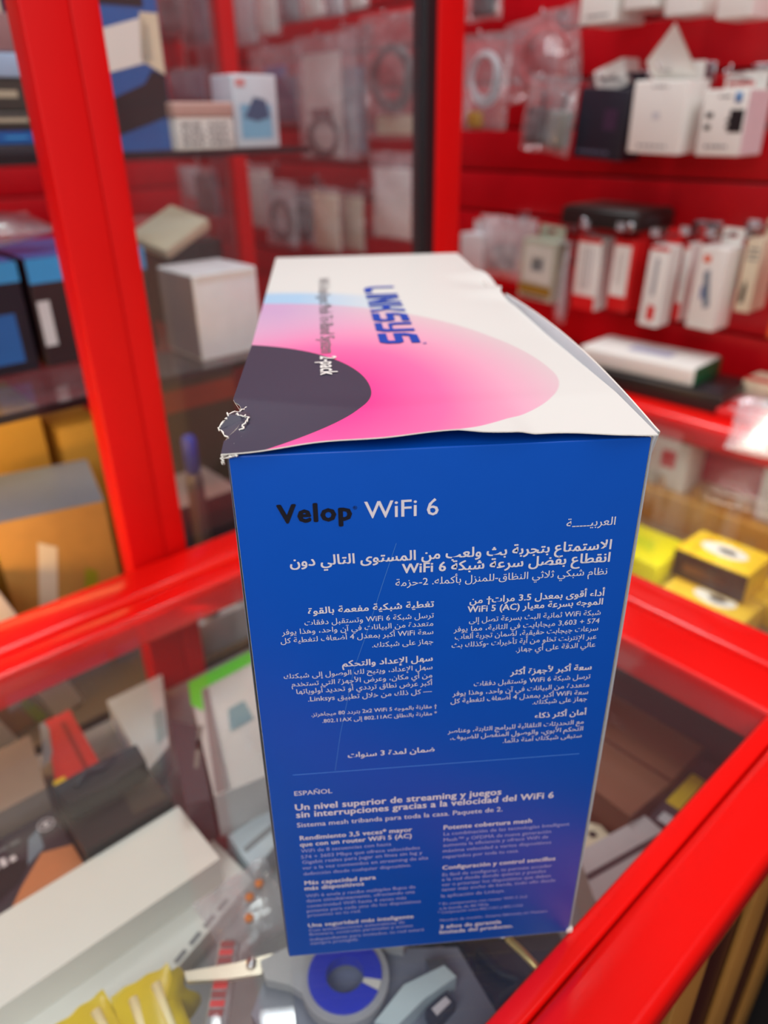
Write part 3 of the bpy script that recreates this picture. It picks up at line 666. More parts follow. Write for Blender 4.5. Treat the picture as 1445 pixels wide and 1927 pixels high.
# ------------------------------------------------------------------ inside the far counter
def shelfbox(name, label, cat, x0, x1, t0, t1, z0, z1, mt, yaw=0, ps=(), sides=(), group=None, bev=.0015, local=TH):
    cs, ct = (x0 + x1) / 2, (t0 + t1) / 2; hx, hy = (x1 - x0) / 2, (t1 - t0) / 2
    o = thing(name, label, cat, ST(cs, ct, z0), local + yaw, group)
    b = M(); b.box(-hx, hx, -hy, hy, 0, z1 - z0, mt, bev); zt = z1 - z0 + .0004
    for p in ps:
        if len(p) == 5: u0, v0, u1, v1, pm = p; pts = [(u0, v0), (u1, v0), (u1, v1), (u0, v1)]
        else: pts, pm = p
        b.add([((u * 2 - 1) * hx, (v * 2 - 1) * hy, zt + (.0002 if len(p) == 2 else 0)) for u, v in pts], [list(range(len(pts)))], pm)
    for ax, u0, v0, u1, v1, pm in sides:   # prints on the upright faces: '-x' faces the box, '-y' faces right
        hh = z1 - z0
        if ax == '-x': b.add([(-hx - .0004, hy * (1 - 2 * u), v * hh) for u, v in ((u0, v0), (u1, v0), (u1, v1), (u0, v1))], [[0, 1, 2, 3]], pm)
        else: b.add([((u * 2 - 1) * hx, -hy - .0004, v * hh) for u, v in ((u0, v0), (u1, v0), (u1, v1), (u0, v1))], [[0, 1, 2, 3]], pm)
    b.build('carton', o); return o
oval = [(.5 + .24 * math.cos(a * .5236), .5 + .32 * math.sin(a * .5236)) for a in range(12)]
spot = [(.5 + .09 * math.cos(a * .5236) , .46 + .14 * math.sin(a * .5236)) for a in range(12)]
shelfbox('yellow_box', 'bright lime-yellow box left of the stacked yellow boxes in the far counter', 'box', .595, .67, .134, .205, -.15, -.098, LIME, ps=[([(.3, .3), (.62, .42), (.7, .8), (.4, .7)], mat('leaf_yellow', (205, 215, 20), .4))])
shelfbox('yellow_box', 'upper yellow box with a black printed side and a pale picture on top', 'box', .622, .682, .046, .13, -.118, -.08, YEL, ps=[(oval, WHITE), (spot, GREY), (.0, .78, 1, .8, GOLD)], sides=[('-x', 0, .05, 1, .95, mat('brown_black', (46, 36, 26), .4)), ('-x', .15, .3, .75, .6, mat('bronze_print', (130, 90, 50), .4))])
shelfbox('yellow_box', 'lower front yellow box with a pale picture on top', 'box', .585, .645, .03, .125, -.15, -.119, mat('soft_yellow', (238, 200, 60), .4), ps=[([(u, v * .8 + .05) for u, v in oval], WHITE), ([(u, v * .8 + .05) for u, v in spot], GREY)])
shelfbox('yellow_box', 'end-on yellow box under the upper yellow box, near the right picture edge', 'box', .648, .70, -.06, .12, -.15, -.119, YEL)
shelfbox('white_box', 'white box with a red mark on the gold step in the far counter', 'box', .80, .85, .215, .285, -.105, -.035, WHITE, sides=[('-x', .45, .45, .75, .8, PRED), ('-x', .2, .05, .6, .3, mat('pale_sage', (205, 212, 202)))])
shelfbox('white_box', 'tall pale box on the gold step by the right picture edge', 'box', .80, .85, .05, .118, -.105, -.01, PALE)
for i, tt in enumerate((.245, .195, .15, .13)):
    t = thing('gold_clip', ('gold clip standing by the white box on the gold step', 'gold clip second from the left on the gold step', 'gold clip third from the left on the gold step', 'gold clip rightmost on the gold step, beside the tall pale box')[i], 'clip', ST(.793, tt, -.105), RW, 'gold clips on the step')
    b = M(); b.box(-.008, .008, -.004, .004, 0, .006, GOLD, .001); b.tube([(-.005, 0, .005), (-.003, 0, .018), (.003, 0, .018), (.005, 0, .005)], .0018, GOLD); b.build('clip_body', t)
# ------------------------------------------------------------------ goods seen through the tower
WS = .93
def pk(mt, seed): return fcards((.15, .06, .85, .8, mt), (.3, .2, .7, .5, PALE if mt is not PALE else WHITE))
tops = [(443, 482, 92, PALE), (484, 522, 72, WHITE), (524, 566, 46, GREY), (568, 610, 38, WHITE), (612, 650, 34, PALE), (652, 692, 20, WHITE)]
ord6 = ('first', 'second', 'third', 'fourth', 'fifth', 'sixth')
for i, (x0, x1, y1, mt) in enumerate(tops):
    bag('clear cable bag at the top seen through the glass, %s from the left' % ord6[i], (x0, -50, x1, y1), (WS, .885)[i % 2], .035, pk(mt, i), 30 + i, group='top row of clear bags behind the glass')
bag('blue tinted bag behind the blue and white cable box', (478, 84, 565, 236), WS, .04, fcards((.1, .05, .9, .6, NAVY), (.3, .55, .7, .75, MIDB)), 41, film=MILK)
def ringbag(t, w, h):
    b = M(); b.box(-w * .42, w * .2, .004, .006, h * .02, h * .86, WHITE); b.build('insert_card', t)
    b = M(); coil(b, DARK, -w * .08, h * .2, w * .24, h * .16, .0022, 5, 4); b.build('cable_coil', t)
    b = M(); b.box(-w * .22, w * .05, -.01, .004, h * .36, h * .42, mat('maroon_plug', (80, 24, 34), .4), .002); b.build('plug', t)
bag('long white bag with a black ring of cable at its foot', (566, 62, 672, 300), .90, .045, ringbag, 43, film=MILK)
bag('slim grey film bag between the white bag and the black coil', (640, 46, 690, 298), .94, .03, fcards((.2, .05, .9, .7, mat('steel_blue_card', (140, 155, 180), .4))), 44)
bag('clear bag with a thick black cable coil beside the black strip', (682, 22, 800, 262), WS, .06, lambda t, w, h: (fcoil(mat('dark_cable', (62, 58, 62), .4), .0042, 14, .30, .24, .5)(t, w, h), M().box(-w * .3, w * .3, .008, .01, h * .04, h * .2, CREAM).build('label_card', t)), 45, crump=.006)
low = [(463, 308, 510, 430, WHITE), (505, 338, 556, 464, PALE), (548, 352, 594, 462, DARK), (592, 352, 640, 474, CREAM), (642, 360, 686, 474, CREAM)]
for i, (x0, y0, x1, y1, mt) in enumerate(low):
    bag('small bagged item on the tower view lower row, %s from the left' % ord6[i], (x0, y0, x1, y1), (WS, .885)[i % 2], .03, (fcards((.08, .04, .92, .9, mt), (.3, .2, .7, .6, GTXT)) if i not in (1, 2) else fcoil(DARK, .0028, 8, .3, .28, .42, PALE)), 50 + i, film=MILK, group='lower row of bags behind the glass')
bag('rounded white bag with a dark drawing hanging above the tall box, by the black strip', (700, 286, 788, 452), .91, .04, fcards((.1, .03, .85, .82, WHITE), (.38, .3, .6, .62, DARK)), 57, film=MILK)
for i, (x0, y0, x1, y1, mt) in enumerate([(298, -40, 345, 72, DARK), (346, -40, 388, 92, PURP), (318, 128, 388, 196, NAVY)]):
    bag(('dark bag hung at the top between the two left posts', 'plum bag hung beside the left rear post', 'silver and navy bag hung above the small white carton')[i], (x0, y0, x1, y1), .93, .04, fcards((.1, .08, .9, .9, mt), (.35, .4, .75, .8, PALE)), 60 + i, film=MILK)
# on the upper glass shelf
USH, LSH, BSH = .3278, .1346, -.17
def shelved(name, label, cat, s0, s1, t0, dep, z0, h, mt, ps=(), tilt=0, yaw=0, group=None, top=None):
    o = thing(name, label, cat, ST((s0 + s1) / 2, t0, z0), (0, tilt, TH + yaw), group); w = s1 - s0
    b = M(); b.box(-w / 2, w / 2, 0, dep, 0, h, mt, .0015); prints(b, w, h, ps)
    if top: b.quad((-w / 2 + .001, .001, h + .0004), (w / 2 - .001, .001, h + .0004), (w / 2 - .001, dep - .001, h + .0004), (-w / 2 + .001, dep - .001, h + .0004), top)
    b.build('carton', o); return o, w
shelved('computer_box', 'big blue printed box with black and white shapes behind the front post', 'box', .185, .310, .60, .08, USH, .20, MIDB,
        [(.5, .62, .88, 1.0, BLACK), ([(.5, .34), (.9, .40), (.9, .54), (.86, .58), (.5, .52)], WHITE), ([(.80, .4), (.99, .34), (.99, .6), (.84, .60)], CREAM), ([(.45, .06), (.99, .16), (.99, .34), (.88, .36), (.80, .30), (.45, .22)], BLACK)])
o, w = shelved('small_carton', 'small white printed carton with a pinkish lid on the upper glass shelf', 'carton', .306, .374, .585, .05, USH, .030, WHITE, dashes(.08, .1, .46, .9, 4, GTXT, 2) + dashes(.54, .1, .92, .9, 4, GTXT, 3))
b = M(); b.box(-w / 2 - .001, w / 2 + .001, -.001, .051, .030, .044, mat('dusty_pink_card', (196, 160, 150), .5), .002); b.build('lid', o)
shelved('cable_box', 'blue and white box with a cable picture at the shelf end, beside the rear post', 'box', .386, .443, .60, .045, USH, .071, mat('ice_white', (214, 226, 236), .45), [(.12, .12, .84, .6, mat('ice_blue', (130, 190, 222), .4)), ([(.2, .42), (.45, .7), (.72, .66), (.8, .42), (.5, .36)], mat('teal_slate', (60, 96, 130), .4)), (.06, .84, .28, .94, mat('rose_print', (226, 150, 150), .4))])
stack = [(.0, 'thin charcoal box at the foot of the left stack on the upper shelf', DARK, .009), (1, 'flat blue box second from the foot of the left stack', MIDB, .012), (2, 'dark grey box with a pale title, third up the left stack', mat('khaki_black', (64, 62, 58), .5), .0145), (3, 'dark grey box with a pale title, fourth up the left stack', mat('khaki_black', (64, 62, 58)), .026), (4, 'pale blue and pink printed box near the top of the left stack', mat('pale_blue_card', (150, 176, 204), .5), .019), (5, 'mauve carton on top of the left stack', mat('mauve_card', (142, 110, 112), .5), .03)]
z = USH
for i, (k, lb, mt, h) in enumerate(stack):
    ps = [dashes(.3, .3, .98, .8, 1, mat('khaki_print', (170, 162, 140), .5), i)] if i in (2, 3) else [[(.5, .1, .75, .9, mat('pink_print', (190, 150, 190), .4))]] if i == 4 else [dashes(.5, .3, .95, .7, 1, SKY, 3)] if i == 1 else [()]
    shelved('flat_box', lb, 'box', -.06, .178 - .004 * (i % 3), .60 + .003 * (i % 2), .10, z, h, mt, ps[0]); z += h + .0003
shelved('cream_carton', 'cream tilted carton on the left stack at the top left picture corner', 'carton', -.05, .168, .615, .08, z, .045, CREAM, [(.86, .2, .93, .6, BROWN)], tilt=0)
# on the lower glass shelf
shelved('blue_device_box', 'bright blue lidded box on the lower shelf at the left picture edge', 'box', .0, .121, .585, .14, LSH, .105, mat('blue_black_card', (34, 33, 46)), [(0, .82, 1, 1, SKY), (.62, .1, .9, .55, MIDB), (.1, .1, .5, .5, GREY)], top=mat('bright_blue_card', (40, 130, 220), .35))
shelved('blue_device_box', 'bright blue lidded box on the lower shelf beside the front post', 'box', .129, .25, .585, .14, LSH, .105, mat('maroon_black', (48, 30, 36), .4), [(0, .78, 1, 1, SKY), (.02, .2, .12, .62, PALE)], top=mat('bright_blue_card', (40, 130, 220)))
o, w = shelved('white_device_box', 'white upright box on the lower glass shelf left of the tall box', 'box', .2535, .327, .492, .075, LSH, .086, mat('frost_white', (238, 244, 247), .4), [(.04, .9, .96, .98, WHITE)], top=PALE)
b = M(); b.box(-w / 2 - .001, -w / 2, .002, .072, .002, .084, mat('smoky_side', (128, 118, 124), .4)); b.build('side_sheet', o)  # thin smoky sheet, makes the left face darker than the front
shelved('black_box', 'black box behind the white upright box on the lower shelf', 'box', .30, .37, .63, .08, LSH, .095, BLACK)
o = thing('cream_card_box', 'cream open card box slanting on top of the black box', 'box', ST(.318, .655, LSH + .102), (.25, -.38, TH + .2)); b = M(); b.box(-.036, .036, -.03, .03, 0, .012, CREAM, .001); b.build('carton', o)
bag('silver and black bag hung behind the slanting cream box', (344, 312, 408, 405), .80, .03, fcards((.45, .05, .95, .85, BLACK), (.05, .35, .5, .95, PALE)), 66, film=MILK, hk=False)
o = thing('plastic_bag', 'shiny crumpled clear bag lying on the blue boxes at the left', 'bag', ST(.09, .62, LSH + .107), TH)
f, k = pillow(.16, .09, .03, 77, .008)
b = M(); Xb = Matrix.Translation((0, -.03, .02)) @ Matrix.Rotation(-1.45, 4, 'X'); b.grid(f, 16, 20, MILK, X=Xb); b.grid(k, 16, 20, MILK, X=Xb); b.build('bag_film', o)
# in the cabinet base
def base(name, label, cat, s0, s1, t0, dep, z0, h, mt, **k): return shelved(name, label, cat, s0, s1, t0, dep, z0, h, mt, **k)
base('kraft_carton', 'brown cardboard carton at the left edge, low in the cabinet base', 'carton', -.12, .006, .44, .12, BSH, .15, KRAFT, yaw=.2, ps=[([(.55, .1), (.7, .1), (.9, .9), (.78, .9)], mat('olive_print', (150, 150, 30), .5)), ([(.8, .2), (.9, .2), (.98, .6), (.9, .62)], CREAM)])
base('kraft_carton', 'brown cardboard carton in the middle of the base pile with bluish painted glare', 'carton', .02, .125, .50, .12, BSH, .19, KRAFT, yaw=-.25, top=mat('bluish_glare_tone', (112, 126, 150), .3), ps=[([(.08, .1), (.25, .1), (.5, .8), (.35, .85)], CREAM), ([(.5, .15), (.62, .12), (.8, .6), (.7, .64)], mat('olive_print', (150, 150, 30), .5))])  # glare on the carton top is put into its bluish colour
base('kraft_carton', 'tall brown carton at the back of the base pile', 'carton', -.02, .13, .66, .12, BSH, .245, mat('ochre_carton', (196, 150, 60), .6), ps=[(.3, .3, .5, .9, LIME)])
base('kraft_carton', 'brown carton close behind the front post', 'carton', .145, .20, .66, .1, BSH, .21, mat('ochre_carton', (196, 150, 60)))
base('cream_board', 'pale cream panel leaning in front of the brown cartons', 'panel', .018, .047, .445, .006, BSH, .165, CREAM, tilt=-.28)
base('cream_board', 'shorter cream panel leaning at the left edge of the cartons', 'panel', -.06, -.02, .425, .006, BSH, .12, CREAM, tilt=-.3)
base('lime_card', 'lime green card strip stuck between the brown cartons', 'card', .002, .012, .45, .004, BSH, .18, mat('lime_card', (170, 185, 20), .5), tilt=-.38)
base('olive_carton', 'dark olive carton right of the front post under the white box', 'carton', .225, .36, .62, .12, BSH, .25, mat('dark_olive_card', (58, 50, 36), .5), ps=[(0, .84, 1, .95, mat('rust_band', (140, 52, 30), .5))])
o = thing('glue_bottle', 'slim clear bottle with a blue cap right of the front post', 'bottle', ST(.214, .47, BSH), 0)
b = M(); b.lathe([(0, 0), (.009, 0), (.009, .19), (.005, .205), (0, .205)], mat('smoky_plastic', (96, 88, 96), .3), 20); b.build('bottle_body', o)
b = M(); b.lathe([(0, .200), (.0075, .200), (.0075, .236), (.005, .24), (0, .24)], mat('blue_cap', (40, 70, 200), .35), 20); b.build('cap', o)
base('plum_carton', 'dark plum carton low behind the counter, right of the front post', 'carton', .20, .30, .53, .09, BSH, .13, PURP, top=mat('pale_mauve_sheet', (176, 160, 164), .5))
base('ring_tray', 'pale tray of loose chrome rings seen under the back rail beside the tall box', 'tray', .15, .28, .425, .08, BSH, .045, PALE)
# ------------------------------------------------------------------ goods under the counter glass
ZS = -.1398
def slab(name, label, cat, poly, z0, z1, mt, extra=None, group=None):
    cx = sum(p[0] for p in poly) / len(poly); cy = sum(p[1] for p in poly) / len(poly)
    o = thing(name, label, cat, ST(cx, cy, z0), TH, group); b = M(); b.prism([(x - cx, y - cy) for x, y in poly], 0, z1 - z0, mt)
    if extra: extra(b, cx, cy, z1 - z0 + .0004)
    b.build('carton', o); return o, cx, cy
def top_poly(poly, mt, dz=0): return lambda b, cx, cy, z: b.add([(x - cx, y - cy, z + dz) for x, y in poly], [list(range(len(poly)))], mt)
def many(*fs): return lambda b, cx, cy, z: [f(b, cx, cy, z) for f in fs]
slab('white_carton', 'flat white carton with small grey lettering under the long white box', 'carton', [(.051, .131), (-.3, .03), (-.32, .09), (.047, .18)], ZS, -.1255, WHITE,
     many(*[top_poly([(.03 - .013 * i, .1285 - .0042 * i), (.021 - .013 * i, .1255 - .0042 * i), (.020 - .013 * i, .1285 - .0042 * i), (.029 - .013 * i, .1315 - .0042 * i)], GTXT) for i in range(5)]))
slab('long_white_box', 'long plain white box lying under the glass at lower left', 'box', [(-.3, .1425), (.0345, .1425), (.0345, .2025), (-.3, .2025)], -.1252, -.099, WHITE)
def picbox(b, cx, cy, z):
    def P(pts, m, dz=0): b.add([(x - cx, y - cy, z + dz) for x, y in pts], [list(range(len(pts)))], m)
    skin = mat('print_skin_orange', (206, 130, 84), .4)
    P([(-.09, .205), (-.036, .205), (-.036, .232), (-.055, .240), (-.075, .222)], skin)
    P([(-.098, .218), (-.075, .226), (-.062, .240), (-.085, .252), (-.12, .240)], BLACK, .0003)
    P([(-.066, .236), (-.052, .243), (-.050, .262), (-.058, .258)], mat('slate_print', (120, 135, 150)), .0004)
    P([(-.044 + .006 * math.cos(a * .52), .262 + .006 * math.sin(a * .52)) for a in range(12)], LTXT, .0003)
    P([(-.044 + .005 * math.cos(a * .52), .262 + .005 * math.sin(a * .52)) for a in range(12)], PURP, .0005)
    P([(-.044 + .0025 * math.cos(a * .52), .262 + .0025 * math.sin(a * .52)) for a in range(12)], LTXT, .0006)
    for i in range(3): P([(-.088 + .009 * i, .260), (-.081 + .009 * i, .260), (-.081 + .009 * i, .263), (-.088 + .009 * i, .263)], GTXT, .0003)
    for i in range(4): P([(-.092 + .006 * i, .246), (-.088 + .006 * i, .246), (-.088 + .006 * i, .254 if i in (1, 2) else .251), (-.092 + .006 * i, .254 if i in (1, 2) else .251)], LTXT, .0005)
slab('phone_accessory_box', 'plum-black box with a hand and phone picture and a round badge', 'box', [(-.22, .205), (-.036, .205), (-.036, .273), (-.22, .273)], ZS, -.109, PURP, picbox)
slab('black_box', 'large matt black box behind the long white box', 'box', [(-.034, .2055), (.032, .2055), (.032, .257), (-.034, .257)], ZS, -.092, mat('smoky_black', (52, 50, 48), .45), many(top_poly([(-.028, .246), (.012, .246), (.012, .249), (-.028, .249)], mat('dim_grey_print', (120, 116, 110), .5)), top_poly([(.004, .21), (.03, .208), (.03, .24), (.008, .244)], mat('smoky_brown', (74, 68, 58), .5), .0002)))
o, cx, cy = slab('black_pouch', 'soft black pouch lying on the large black box', 'pouch', [(-.033, .258), (-.03, .236), (.0, .232), (.029, .236), (.031, .256), (.0, .259)], -.0915, -.074, mat('black_cloth', (40, 42, 44), .6, .2, .3, 90))
b = M(); b.tube([(-.02, .0, .019), (-.01, .006, .021), (.002, .003, .0195), (.012, .008, .019)], .0024, DARK); b.build('wrist_strap', o)
o, cx, cy = slab('red_box', 'red box with grey printing and a yellow end beside the black pouch', 'box', [(-.028, .277), (.008, .277), (.014, .362), (-.008, .362)], ZS, -.10, mat('warm_red_card', (214, 44, 44), .4), many(top_poly([(-.026, .31), (-.016, .32), (-.008, .35), (-.008, .361), (-.012, .361)], GREY), top_poly([(-.0275, .278), (-.018, .278), (-.018, .29), (-.027, .29)], YEL), top_poly([(-.004, .28), (-.001, .28), (.005, .35), (.002, .35)], mat('deep_red_print', (150, 20, 24), .4))))
slab('taupe_carton', 'taupe brown carton under the glass at the left picture edge', 'carton', [(-.3, .280), (-.034, .280), (-.024, .345), (-.3, .345)], ZS, -.092, TAUPE)
slab('plum_box', 'plum black box with faint lettering left of the green edged box', 'box', [(.034, .186), (.050, .178), (.0795, .252), (.066, .272)], ZS, -.083, PURP, many(*[top_poly([(.055 + .01 * i, .212 + .016 * i), (.058 + .01 * i, .210 + .016 * i), (.075 + .009 * i, .236 + .012 * i), (.072 + .009 * i, .238 + .012 * i)], mat('dim_grey_print', (120, 116, 110))) for i in range(2)]))
slab('ice_white_box', 'icy white wedge of packaging between the black pouch and plum box', 'box', [(.036, .26), (.062, .274), (.088, .335), (.10, .362), (.046, .362)], ZS, -.11, mat('ice_white', (214, 226, 236)), top_poly([(.055, .28), (.066, .285), (.08, .32), (.07, .318)], mat('teal_pale', (150, 184, 196), .4)))
o, cx, cy = slab('green_edged_box', 'green edged white box with a slate picture, against the tall box', 'box', [(.100, .303), (.18, .303), (.13, .16), (.053, .178)], ZS, -.083, mat('pearl_grey_card', (196, 192, 192), .4), many(top_poly([(.100, .303), (.18, .303), (.176, .288), (.104, .287)], GREEN), top_poly([(.100, .303), (.104, .287), (.092, .262), (.088, .276)], GREEN), top_poly([(.104, .286), (.11, .286), (.066, .176), (.055, .179)], mat('plum_grey_edge', (130, 120, 122), .4)), top_poly([(.096, .226), (.118, .226), (.124, .25), (.108, .25)], mat('slate_blue_print', (100, 136, 150), .4), .0003)))
o, cx, cy = slab('pale_blue_box', 'pale blue box low beside the foot of the tall box', 'box', [(.054, .133), (.092, .147), (.112, .152), (.11, .172), (.056, .172)], ZS, -.122, mat('ice_white', (214, 226, 236)), top_poly([(.058, .15), (.1, .156), (.1, .16), (.058, .155)], GREY))
slab('maroon_packet', 'small maroon packet between the plum box and the long white box', 'packet', [(.040, .181), (.056, .176), (.07, .20), (.056, .207)], ZS, -.126, mat('maroon_print', (150, 50, 60), .4))
rg = random.Random(9)
for i, (s, t_) in enumerate(((.168, .44), (.192, .436), (.18, .462), (.21, .452), (.232, .44), (.205, .478), (.236, .468), (.165, .484))):
    tag(M().lathe([(.006, 0), (.0105, 0), (.0115, .002), (.0105, .005), (.0065, .005), (.006, .003), (.006, 0)], STEEL, 20).build('metal_ring', None, ST(s, t_, BSH + .047), (rg.uniform(-.15, .15), rg.uniform(-.15, .15), 0)), 'loose chrome ring in the pale tray under the back rail', 'ring', 'loose chrome rings in the pale tray')
# yellow foil packs at the bottom edge
def foil(label, cx, cy, yaw, seed):
    o = thing('foil_pack', label, 'pack', ST(cx, cy, -.105), TH + yaw, 'yellow foil packs at the bottom edge')
    f, k = pillow(.032, .062, .022, seed, .004); Xb = Matrix.Translation((0, -.03, .012)) @ Matrix.Rotation(-1.35, 4, 'X')
    b = M(); b.grid(f, 16, 20, mat('yellow_foil', (214, 186, 14), .3, .15), X=Xb); b.grid(lambda u, v: k(1 - u, v), 16, 20, mat('yellow_foil', (214, 186, 14)), X=Xb); b.build('foil_sleeve', o)
    for i in range(2): q = M(); q.tube([(-.008 + .013 * i, -.028, .022), (-.007 + .013 * i, .0, .0245), (-.006 + .013 * i, .022, .026)], .0028, mat('cream_stick', (246, 232, 180), .4), 8); q.build('cream_stick', o)
slab('support_block', 'cream block the yellow foil packs lean on', 'block', [(-.15, .015), (-.05, .015), (-.04, .078), (-.15, .085)], ZS, -.1055, CREAM)
foil('yellow foil pack with two cream sticks, leftmost along the bottom edge', -.105, .062, .15, 81)
foil('yellow foil pack with two cream sticks, middle one along the bottom edge', -.078, .068, .05, 82)
foil('yellow foil pack with two cream sticks, nearest the scissors', -.050, .060, -.1, 83)
o = thing('foil_wrapper', 'pointed yellow foil wrapper standing up beside the packs', 'wrapper', ST(-.033, .070, -.105), TH)
b = M(); b.grid(lambda u, v: ((u - .5) * .022 * (1 - v * .8) + .002 * math.sin(v * 9), .006 * math.sin(u * 3.14) * (1 - v), v * .045), 8, 10, mat('yellow_foil', (214, 186, 14))); b.grid(lambda u, v: ((.5 - u) * .022 * (1 - v * .8) + .002 * math.sin(v * 9), -.004 * math.sin(u * 3.14) * (1 - v), v * .045), 8, 10, mat('yellow_foil', (214, 186, 14))); b.build('foil_sleeve', o)
# scissors
o = thing('scissors', 'grey and blue handled scissors under the glass below the tall box', 'scissors', on_z(650, 1850, -.075), 0)
def lz(x, y): p = on_z(x, y, -.07) - on_z(650, 1850, -.07); return (p.x, p.y)
ctr = lz(650, 1852)
b = M()
def ell2(cx, cy, ax, ay, n=28, a0=0, a1=6.2832): return [(cx + ax * math.cos(a0 + (a1 - a0) * i / n), cy + ay * math.sin(a0 + (a1 - a0) * i / n)) for i in range(n if a1 - a0 > 6 else n + 1)]
def ring2(b, c, ri, ro, z0, z1, mt, a0=0, a1=6.2832, n=32):
    for i in range(n):
        p, q = a0 + (a1 - a0) * i / n, a0 + (a1 - a0) * (i + 1) / n
        A = [(c[0] + r * math.cos(a), c[1] + r * math.sin(a)) for a, r in ((p, ri[0]), (q, ri[0]))] if False else None
        P = [(c[0] + ri[0] * math.cos(p), c[1] + ri[1] * math.sin(p)), (c[0] + ro[0] * math.cos(p), c[1] + ro[1] * math.sin(p)), (c[0] + ro[0] * math.cos(q), c[1] + ro[1] * math.sin(q)), (c[0] + ri[0] * math.cos(q), c[1] + ri[1] * math.sin(q))]
        b.prism(P, z0, z1, mt)
HG = mat('handle_grey', (176, 176, 180), .4); HB = mat('handle_blue', (28, 50, 214), .35)
ring2(b, ctr, (.0205, .0205), (.0245, .025), 0, .008, HG)
b.prism([lz(600, 1800), lz(540, 1797), lz(490, 1822), lz(500, 1858), lz(545, 1868), lz(585, 1895), lz(598, 1870)], .0005, .0075, HG)
b.prism([lz(700, 1790), lz(760, 1800), lz(770, 1770), lz(700, 1765)], .0005, .0075, HG); b.build('handle', o)
b = M(); ring2(b, ctr, (.0105, .0100), (.0205, .0205), .001, .0095, HB, -.2, 5.75); b.prism([lz(625, 1800), lz(650, 1800), lz(652, 1770), lz(622, 1770)], .001, .009, HB); b.build('grip', o)
b = M(); ring2(b, ctr, (.0107, .0102), (.0203, .0203), .001, .009, WHITE, 5.78, 6.06, 6); b.build('grip_clip', o)
b = M(); b.prism([lz(515, 1803), lz(440, 1822), lz(345, 1838), lz(350, 1856), lz(425, 1852), lz(490, 1843)], .002, .005, mat('brushed_blade', (214, 204, 184), .3, .05, 0, 60, .7)); b.build('blade', o)
b = M(); p = lz(473, 1823); b.lathe([(0, .0075), (.0026, .0075), (.003, .0066), (.003, .004)], STEEL, 20, Matrix.Translation((p[0], p[1], 0))); b.build('pivot_screw', o)
slab('grey_tray', 'blue-grey tray the scissors lie on', 'tray', [(-.012, -.06), (.085, -.075), (.10, -.02), (.02, .05), (-.01, .03)], ZS, -.0765, mat('blue_grey_tray', (128, 132, 146), .45))
o = thing('printed_stick', 'clear plastic stick with red lettering left of the scissors', 'stick', (0, 0, 0))
P0, P1 = on_z(432, 1778, -.08), on_z(405, 1940, -.08); d = (P1 - P0).normalized(); nrm = Vector((-d.y, d.x, 0))
b = M(); b.tube([P0 + nrm * 0, P0.lerp(P1, .5), P1], .0065, clear('clear_stick', (.9, .9, .94), .35, .1), 12)
for i in range(9):
    c = P0.lerp(P1, .08 + .1 * i) + Vector((0, 0, .0068)); a = nrm * .004; q = d * .0018
    b.add([c - a - q, c + a - q, c + a + q, c - a + q], [[0, 1, 2, 3]], PRED if i % 2 else mat('dark_red_print', (140, 40, 40), .4))
b.build('tube_body', o)
o = thing('plastic_bag', 'clear bag with orange dots beside the foot of the tall box', 'bag', on_z(478, 1745, -.118), TH)
f, k = pillow(.055, .05, .02, 91, .004); Xb = Matrix.Translation((0, -.022, .012)) @ Matrix.Rotation(-1.4, 4, 'X')
b = M(); b.grid(f, 16, 20, MILK, X=Xb); b.grid(k, 16, 20, MILK, X=Xb); b.build('bag_film', o)
b = M()
for x, y in ((.002, .004), (-.006, -.008), (.012, .008)): b.lathe([(0, .012), (.0028, .012), (.0028, .014), (0, .014)], mat('orange_dot', (230, 130, 50), .4), 14, Matrix.Translation((x, y, .012)))
b.build('orange_seal', o)
# plug, cables
o = thing('usb_plug', 'pale blue-white plug with a silver end right of the scissors', 'plug', (0, 0, -.07))
def q2(x, y, z=0): p = on_z(x, y, -.07); return (p.x, p.y, z)
b = M(); b.prism([q2(835, 1828)[:2], q2(858, 1850)[:2], q2(800, 1890)[:2], q2(745, 1945)[:2], q2(705, 1935)[:2], q2(760, 1865)[:2]], -.006, .006, mat('ice_plastic', (206, 224, 230), .35)); b.build('plug_body', o)
b = M(); b.prism([q2(800, 1815)[:2], q2(838, 1815)[:2], q2(845, 1835)[:2], q2(812, 1845)[:2]], -.004, .005, STEEL); b.build('metal_end', o)
b = M(); b.prism([q2(800, 1905)[:2], q2(840, 1870)[:2], q2(858, 1890)[:2], q2(815, 1940)[:2]], -.006, .003, DARK); b.prism([q2(812, 1905)[:2], q2(838, 1882)[:2], q2(848, 1892)[:2], q2(822, 1918)[:2]], .003, .0036, LTXT); b.build('dark_socket', o)
rg = random.Random(17)
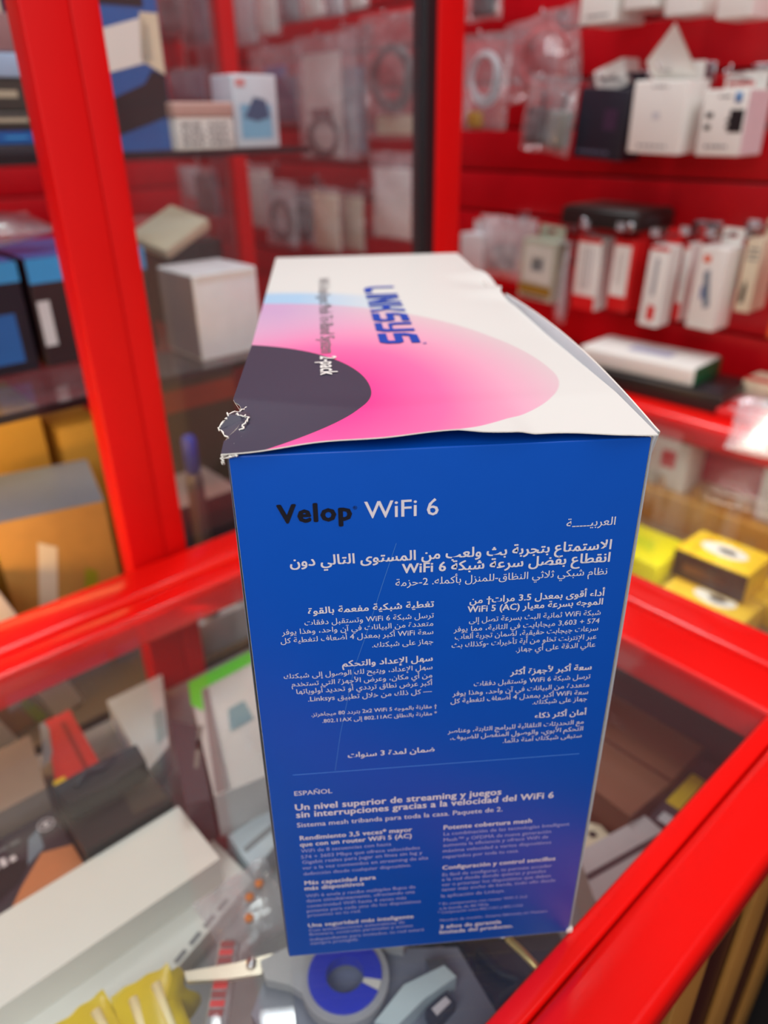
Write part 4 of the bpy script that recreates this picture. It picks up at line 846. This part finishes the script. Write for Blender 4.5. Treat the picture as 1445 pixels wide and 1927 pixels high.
for lb, pts in (('black cable looping out from behind the tall box foot', [(770, 1790), (830, 1770), (880, 1800), (870, 1850), (820, 1850)]), ('black cable curling at the bottom edge beside the plug', [(900, 1940), (860, 1900), (880, 1860), (930, 1880), (920, 1930), (870, 1930)]), ('black cable lying across the shelf near the red front rail', [(900, 1790), (940, 1830), (980, 1850), (940, 1890), (960, 1930)])):
    o = thing('black_cable', lb, 'cable', on_z(pts[0][0], pts[0][1], -.1), 0); p0 = on_z(pts[0][0], pts[0][1], -.1)
    P = [on_z(x, y, -.1) - p0 for x, y in pts]; C = []
    for i in range(len(P) - 1):
        a, bq, c, d = P[max(0, i - 1)], P[i], P[i + 1], P[min(len(P) - 1, i + 2)]
        for j in range(8):
            u = j / 8; C.append(.5 * ((2 * bq) + (c - a) * u + (2 * a - 5 * bq + 4 * c - d) * u * u + (3 * bq - a - 3 * c + d) * u ** 3))
    b = M(); b.tube(C, .0032, BLACK, 8); b.build('cord', o)
slab('dark_box', 'dark brown-black box under the loops of black cable', 'box', [(.102, -.075), (.15, -.08), (.175, -.03), (.12, .0), (.106, -.018)], ZS, -.104, mat('brown_black', (46, 36, 26)))
slab('grey_white_box', 'grey white box with a dark seam by the red front rail', 'box', [(.222, -.021), (.284, -.036), (.277, -.078), (.20, -.078), (.200, -.05)], ZS, -.10, mat('silver_card', (190, 188, 190), .45), top_poly([(.211, -.035), (.28, -.052), (.279, -.056), (.209, -.039)], DARK))
slab('brown_carton', 'plain brown carton nearest the tall box on the right', 'carton', [(.268, -.032), (.318, -.036), (.318, .04), (.272, .04)], ZS, -.092, BROWN)
slab('brown_carton', 'plain brown carton close to the end rail', 'carton', [(.3195, -.036), (.368, -.036), (.368, .05), (.3195, .05)], ZS, -.090, BROWN)
slab('yellow_label_box', 'dark box with a yellow label against the red front rail', 'box', [(.287, -.09), (.368, -.09), (.368, -.0375), (.287, -.0375)], ZS, -.102, PURP, many(top_poly([(.308, -.05), (.348, -.05), (.348, -.039), (.308, -.039)], YEL), top_poly([(.289, -.055), (.299, -.055), (.299, -.043), (.289, -.043)], PALE)))
slab('cream_packet', 'cream printed packet between the brown carton and grey white box', 'packet', [(.225, -.005), (.262, -.031), (.267, -.012), (.24, .03)], ZS, -.118, CREAM, many(*[top_poly([(.236 + .008 * i, -.004 - .005 * i), (.241 + .008 * i, -.007 - .005 * i), (.243 + .008 * i, -.002 - .005 * i), (.238 + .008 * i, .001 - .005 * i)], INK) for i in range(3)]))
